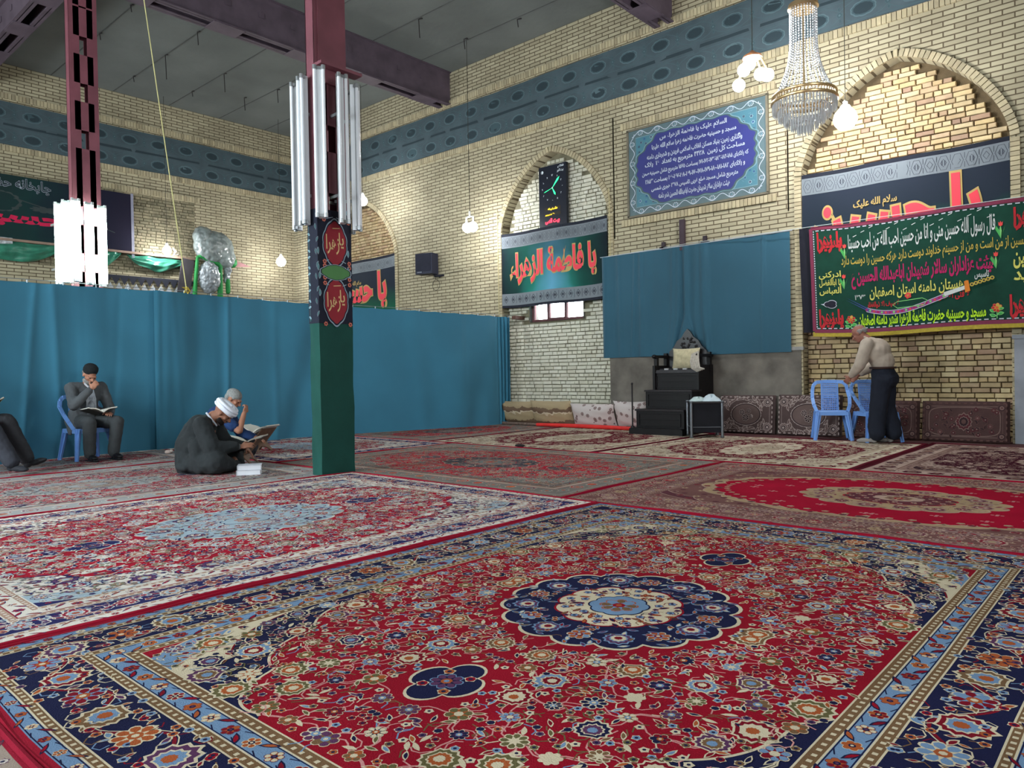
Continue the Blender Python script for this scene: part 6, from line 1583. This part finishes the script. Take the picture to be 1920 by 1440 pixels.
g = MB(); limb(g, [V3(0, -.03, .50), V3(0, -.1, .68), V3(0, -.13, .86)], [.155, .150, .145]); g.cap(V3(-.19, -.1, .94), .078, V3(.19, -.1, .94), .078)
limb(g, [V3(-.19, -.1, .95), V3(-.25, .0, .68), V3(-.12, .24, .68)], [.078, .066, .048]); limb(g, [V3(.19, -.1, .95), V3(.25, .0, .68), V3(.15, .24, .69)], [.078, .066, .048]); org(g, 'jacket', SUIT, t, .010, 4, .02)
for (a, b, c, cc) in ((hipA, kA, aA, (52, 54, 62)), (hipB, kB, aB, (48, 48, 52))):
    g = MB(); limb(g, [a, b, c+V3(0, -.02, .03)], [.11, .10, .082]); org(g, 'trouser_leg', mat(cc, rough=.9, noise=.12), t, .010, 3, .015)
g = MB(); shoe(g, aA+V3(0, 0, -.005), V3(.1, 1, 0)); org(g, 'shoe', mat((40, 42, 48), rough=.7), t, .007, 2)
g = MB(); shoe(g, aB+V3(0, .02, .0), V3(-.1, 1, .35)); org(g, 'shoe', mat((36, 36, 40), rough=.7), t, .007, 2)
rm = Matrix.Rotation(AL, 3, 'Z'); p = rm @ V3(.02, .36, .70)+Vector(TL); open_book('open book held by the man at the left edge', p, AL, .45, 1.1, cover=(96, 90, 60), open_=.55)

# ---- turbaned man sitting on the carpet, leaning forward, faces local +y
TC = (-7.80, 3.78, ZF); ACl = math.atan2(.74, .67)-PI/2
t = thing('person', 'turbaned man in a black cloak sitting cross-legged on the carpet, reading', 'person', TC, ACl)
body = MB(); pel = V3(0, -.10, .13); chest = V3(0, -.03, .47); neck = V3(0, .07, .60); hc = V3(0, .17, .63)
limb(body, [pel, V3(0, -.06, .3), chest], [.13, .13, .12]); limb(body, [chest, neck, hc-V3(0, .03, .02)], [.1, .06, .058])
shL, shR = V3(-.19, .0, .52), V3(.19, .0, .52); elR, wrR = V3(.25, .14, .30), V3(.13, .37, .27); elL, wrL = V3(-.24, .14, .30), V3(-.14, .36, .24)
for a, b, c in ((shL, elL, wrL), (shR, elR, wrR)): limb(body, [chest, a, b, c], [.09, .055, .042, .028])
for s in (-1, 1): limb(body, [pel, V3(s*.12, .0, .12), V3(s*.33, .22, .12), V3(-s*.02, .27, .07)], [.1, .085, .06, .04])
R, P = head(body, hc, V3(0, .72, -.70), V3(0, .70, .72), 1.02)
hand(body, wrR, V3(-.15, .9, .15), V3(-.6, 0, -.7), V3(-.7, 0, .6), curl=.5); hand(body, wrL, V3(.2, .75, -.75), V3(.1, -.6, -.6), V3(1, 0, 0), curl=.35)
org(body, 'body', SK2, t, .0065, 3); face_parts(t, R, P, beard=(40, 32, 30), brow=(34, 28, 26), k=1.02)
g = MB()
for k in range(5):
    z = .034+k*.017; rr = (.098, .108, .112, .108, .094)[k]; tl = (.10, -.08, .06, -.10, .05)[k]
    g.tube([P(rr*.92*math.cos(a), -.012+rr*1.1*math.sin(a), z+tl*rr*math.cos(a+k)) for a in [2*PI*j/28 for j in range(28)]], .017, n=8, closed=True)
g.ell(P(0, -.012, .085), (.084, .100, .048), R=R, n=20); g.cap(P(.02, -.06, .10), .03, P(.05, .02, .12), .02)
g.build('turban', mat((222, 226, 236), rough=.85, noise=.06), t, smooth=True, angle=80)
CL = mat((38, 42, 44), rough=.92, noise=.12, nscale=6)
g = MB(); limb(g, [V3(0, -.14, .10), V3(0, -.14, .28), V3(0, -.07, .46)], [.20, .195, .165]); g.cap(V3(-.17, -.01, .52), .085, V3(.17, -.01, .52), .085); g.ell(V3(0, .01, .57), (.09, .08, .05))
limb(g, [shL, elL+V3(-.01, -.02, -.03), wrL-(wrL-elL).normalized()*.06], [.095, .095, .065]); limb(g, [shR, elR+V3(.01, -.02, -.03), wrR-(wrR-elR).normalized()*.06], [.095, .095, .06])
g.cap(V3(.2, -.05, .30), .09, V3(.26, .0, .07), .07); g.cap(V3(-.2, -.05, .30), .09, V3(-.26, .0, .07), .07)
for s in (-1, 1): limb(g, [V3(s*.14, -.08, .12), V3(s*.31, .18, .13), V3(s*.14, .29, .07)], [.13, .125, .065])
g.ell(V3(0, .14, .07), (.22, .20, .065)); g.ell(V3(0, -.16, .07), (.27, .16, .07))
org(g, 'cloak', CL, t, .011, 5, .025, .09)
g = MB()
for s in (-1, 1): g.cap(V3(s*.072, .02, .635), .011, V3(s*.045, .11, .50), .010)
g.build('collar', mat((210, 216, 226)), t, smooth=True)
g = MB(); g.cap(wrR-(wrR-elR).normalized()*.09, .045, wrR-(wrR-elR).normalized()*.02, .036); g.build('sleeve_cuff', mat((84, 90, 92), rough=.9), t, smooth=True)

# ---- grey haired man in a blue shirt behind him
TB = (-8.95, 4.53, ZF); AB = math.atan2(.70, .71)-PI/2
t = thing('person', 'grey haired man in dark blue shirt sitting behind the turbaned man', 'person', TB, AB)
body = MB(); pel = V3(0, -.12, .13); chest = V3(0, -.02, .50); neck = V3(0, .06, .66); hc = V3(0, .15, .745)
limb(body, [pel, V3(0, -.09, .3), chest], [.13, .13, .12]); limb(body, [chest, neck, hc-V3(0, .03, .04)], [.1, .06, .056])
shL, shR = V3(-.19, .0, .57), V3(.19, .0, .57); elR, wrR = V3(.22, .28, .36), V3(.08, .30, .56); elL, wrL = V3(-.24, .16, .30), V3(-.12, .38, .24)
for a, b, c in ((shL, elL, wrL), (shR, elR, wrR)): limb(body, [chest, a, b, c], [.09, .055, .044, .03])
for s in (-1, 1): limb(body, [pel, V3(s*.12, .0, .12), V3(s*.34, .28, .12), V3(-s*.02, .32, .07)], [.1, .085, .06, .04])
R, P = head(body, hc, V3(0, .82, -.57), V3(0, .57, .82)); hand(body, wrR, V3(-.3, .25, .9), V3(-.3, -.8, .1), V3(-1, 0, 0), curl=1.2); hand(body, wrL, V3(.3, .8, -.2), V3(.1, 0, -1), V3(1, 0, 0), curl=.4)
org(body, 'body', SK, t, .0065, 3); face_parts(t, R, P, hair=(150, 152, 150), brow=(110, 108, 106))
g = MB(); limb(g, [V3(0, -.12, .12), V3(0, -.12, .30), V3(0, -.05, .52)], [.165, .16, .145]); g.cap(V3(-.18, -.0, .57), .075, V3(.18, .0, .57), .075); g.ell(V3(0, .03, .63), (.08, .07, .045))
limb(g, [shL, elL, wrL-(wrL-elL).normalized()*.04], [.08, .068, .05]); limb(g, [shR, shR.lerp(elR, .75)], [.08, .07]); org(g, 'shirt', mat((36, 62, 108), rough=.9, noise=.15), t, .010, 4, .02)
g = MB()
for s in (-1, 1): limb(g, [V3(s*.12, -.06, .12), V3(s*.33, .26, .12), V3(s*.04, .34, .07)], [.12, .09, .06])
g.ell(V3(0, .12, .07), (.2, .2, .06)); org(g, 'trousers', mat((40, 42, 50), rough=.9), t, .010, 4, .015)

# ---- standing man at the right, back to the camera
TS = (-2.86, 10.56, ZF); AS = math.atan2(.08, -1.0)-PI/2
t = thing('person', 'grey haired standing man in beige shirt and dark trousers bending over the chairs', 'person', TS, AS); t.scale = (.98, .98, .98)
body = MB(); pel = V3(0, -.03, .92); chest = V3(0, .10, 1.24); neck = V3(0, .20, 1.41); hc = V3(0, .30, 1.49)
limb(body, [pel, V3(0, .02, 1.08), chest], [.13, .125, .13]); limb(body, [chest, neck, hc-V3(0, .04, .03)], [.1, .058, .056])
shL, shR = V3(-.20, .12, 1.34), V3(.20, .12, 1.34); elL, wrL = V3(-.25, .20, 1.06), V3(-.17, .36, .90); elR, wrR = V3(.26, .20, 1.06), V3(.15, .38, .92)
for a, b, c in ((shL, elL, wrL), (shR, elR, wrR)): limb(body, [chest, a, b, c], [.09, .055, .044, .03])
hipL, knL, anL = V3(-.08, -.02, .86), V3(-.085, .03, .48), V3(-.09, .08, .09); hipR, knR, anR = V3(.08, -.02, .86), V3(.09, -.01, .48), V3(.10, -.06, .09)
for a, b, c in ((hipL, knL, anL), (hipR, knR, anR)): limb(body, [pel, a, b, c], [.12, .085, .055, .038])
R, P = head(body, hc, V3(0, .86, -.51), V3(0, .51, .86)); hand(body, wrL, V3(.2, .6, -.6), V3(.9, -.1, 0), V3(0, .5, .5), curl=.7); hand(body, wrR, V3(-.2, .6, -.6), V3(-.9, -.1, 0), V3(0, .5, .5), curl=.7)
org(body, 'body', mat((150, 100, 84), rough=.6, noise=.08), t, .0065, 3); face_parts(t, R, P, hair=(140, 134, 130), bald=True, brow=(110, 100, 96))
g = MB(); g.ell(V3(0, .0, 1.10), (.172, .15, .17)); g.ell(V3(0, .05, 1.22), (.205, .155, .19)); g.ell(V3(0, .10, 1.31), (.215, .12, .11)); g.cap(shL+V3(.02, 0, -.02), .085, shR+V3(-.02, 0, -.02), .085); g.ell(V3(0, .15, 1.385), (.10, .075, .05)); g.tube([V3(.07*math.cos(a), .175+.055*math.sin(a), 1.425+.02*math.sin(a)) for a in [2*PI*k/20 for k in range(20)]], .018, closed=True)
for a, b, c in ((shL, elL, wrL), (shR, elR, wrR)): limb(g, [a, b, c-(c-b).normalized()*.05], [.088, .080, .056])
org(g, 'shirt', mat((178, 163, 148), rough=.9, noise=.14, nscale=9), t, .010, 9, .02, .16)
g = MB(); g.ell(V3(0, -.01, .93), (.185, .155, .13)); g.cap(V3(-.06, -.06, .86), .13, V3(.06, -.06, .86), .13)
for hp, kn_, an in ((hipL, knL, anL), (hipR, knR, anR)): limb(g, [hp, kn_, an+V3(0, -.02, .12)], [.128, .112, .108]); limb(g, [an+V3(0, -.02, .16), an+V3(0, -.03, .05)], [.108, .108])
org(g, 'trousers', mat((30, 34, 46), rough=.9, noise=.12), t, .011, 5, .02, .1)
g = MB(); g.tube([V3(.178*math.cos(a), -.005+.152*math.sin(a), 1.015) for a in [2*PI*k/24 for k in range(24)]], .016, n=6, closed=True); g.build('belt', mat((60, 42, 38), rough=.5), t, smooth=True)
for an in (anL, anR): g = MB(); shoe(g, an+V3(0, .04, -.01), V3(an.x, 1, 0), L=.27); org(g, 'sock', mat((150, 144, 140), rough=.95), t, .007, 2)

# ---- book stands and books by the readers
m_std = mat((124, 96, 76), rough=.6, noise=.25, nscale=14)
def stand(label, loc, rz, h=.27, w_=.30, dark=m_std):
    t = thing('book_stand', label, 'book stand', loc, rz)
    for s, nm in ((1, 'panel'), (-1, 'panel')):
        a = Vector((-s*.10, 0, 0)); b = Vector((s*.17, 0, h)); g = MB()
        d = (b-a).normalized(); n = Vector((-d.z, 0, d.x)); L = (b-a).length
        prof = [(-w_/2, 0), (-w_/2+.05, 0), (-w_/2+.07, .05), (0, .09), (w_/2-.07, .05), (w_/2-.05, 0), (w_/2, 0), (w_/2, L), (-w_/2, L)]
        N = len(prof); f = [a+d*z+Vector((0, y, 0))+n*s*.006 for y, z in prof]; k = [a+d*z+Vector((0, y, 0))-n*s*.006 for y, z in prof]
        g.add(f+k, [tuple(range(N)), tuple(range(2*N-1, N-1, -1))]+[(i, N+i, N+(i+1) % N, (i+1) % N) for i in range(N)]); g.build(nm, dark, t)
    return t
stand('dark wooden folding book stand in front of the turbaned man', (-8.15, 4.41, ZF), ACl+PI/2, .29, .36)
open_book('open white book on the stand in front of the turbaned man', (-8.15, 4.41, ZF+.215), ACl+PI/2, 0, 1.5, cover=(50, 50, 54), open_=.45)
stand('light wooden book stand furthest right, before the grey haired man', (-9.40, 5.28, ZF), AB+PI/2-.3, .32, .36)
open_book('open thick book on the furthest right book stand', (-9.40, 5.28, ZF+.245), AB+PI/2-.3, 0, 1.5, cover=(210, 206, 200), open_=.45)
def closed_book(label, loc, rz, d=(.24, .17, .05), page=(214, 216, 222), cov=(196, 198, 206), group=None):
    t = thing('closed_book', label, 'book', loc, rz, group)
    MB().box((0, 0, d[2]/2), (d[0]-.012, d[1]-.008, d[2]-.008)).build('page_block', mat(page, rough=.8, noise=.04), t)
    MB().box((0, 0, .002), (d[0], d[1], .004)).box((0, 0, d[2]-.002), (d[0], d[1], .004)).box((-d[0]/2+.002, 0, d[2]/2), (.004, d[1], d[2])).build('cover', mat(cov, rough=.5), t)
    return t
bk = on_floor(463, 890, ZF)
closed_book('white book at the bottom of the pair on the carpet by the turbaned man', (bk.x-.02, bk.y+.04, ZF), .95, group='white books on the carpet')
closed_book('white book on top of the pair on the carpet by the turbaned man', (bk.x-.02, bk.y+.045, ZF+.051), 1.0, group='white books on the carpet')
v = on_floor(315, 848, ZF+.02); o = MB().ell((0, 0, 0), (.03, .045, .028)).ell((.02, .03, .01), (.02, .03, .02)).build('folded_tissue', mat((220, 200, 190), rough=.9), smooth=True, loc=(v.x, v.y, ZF+.026)); tag(o, 'small crumpled white and pink tissue on the carpet left of the turbaned man', 'tissue')
v = on_floor(975, 838, ZF); o = MB().ell((0, 0, .02), (.09, .03, .022)).build('dark_bundle', mat((40, 34, 34)), smooth=True, loc=(v.x, v.y, ZF)); tag(o, 'tiny dark bundle lying on the carpet edge in front of the pulpit', 'bundle')
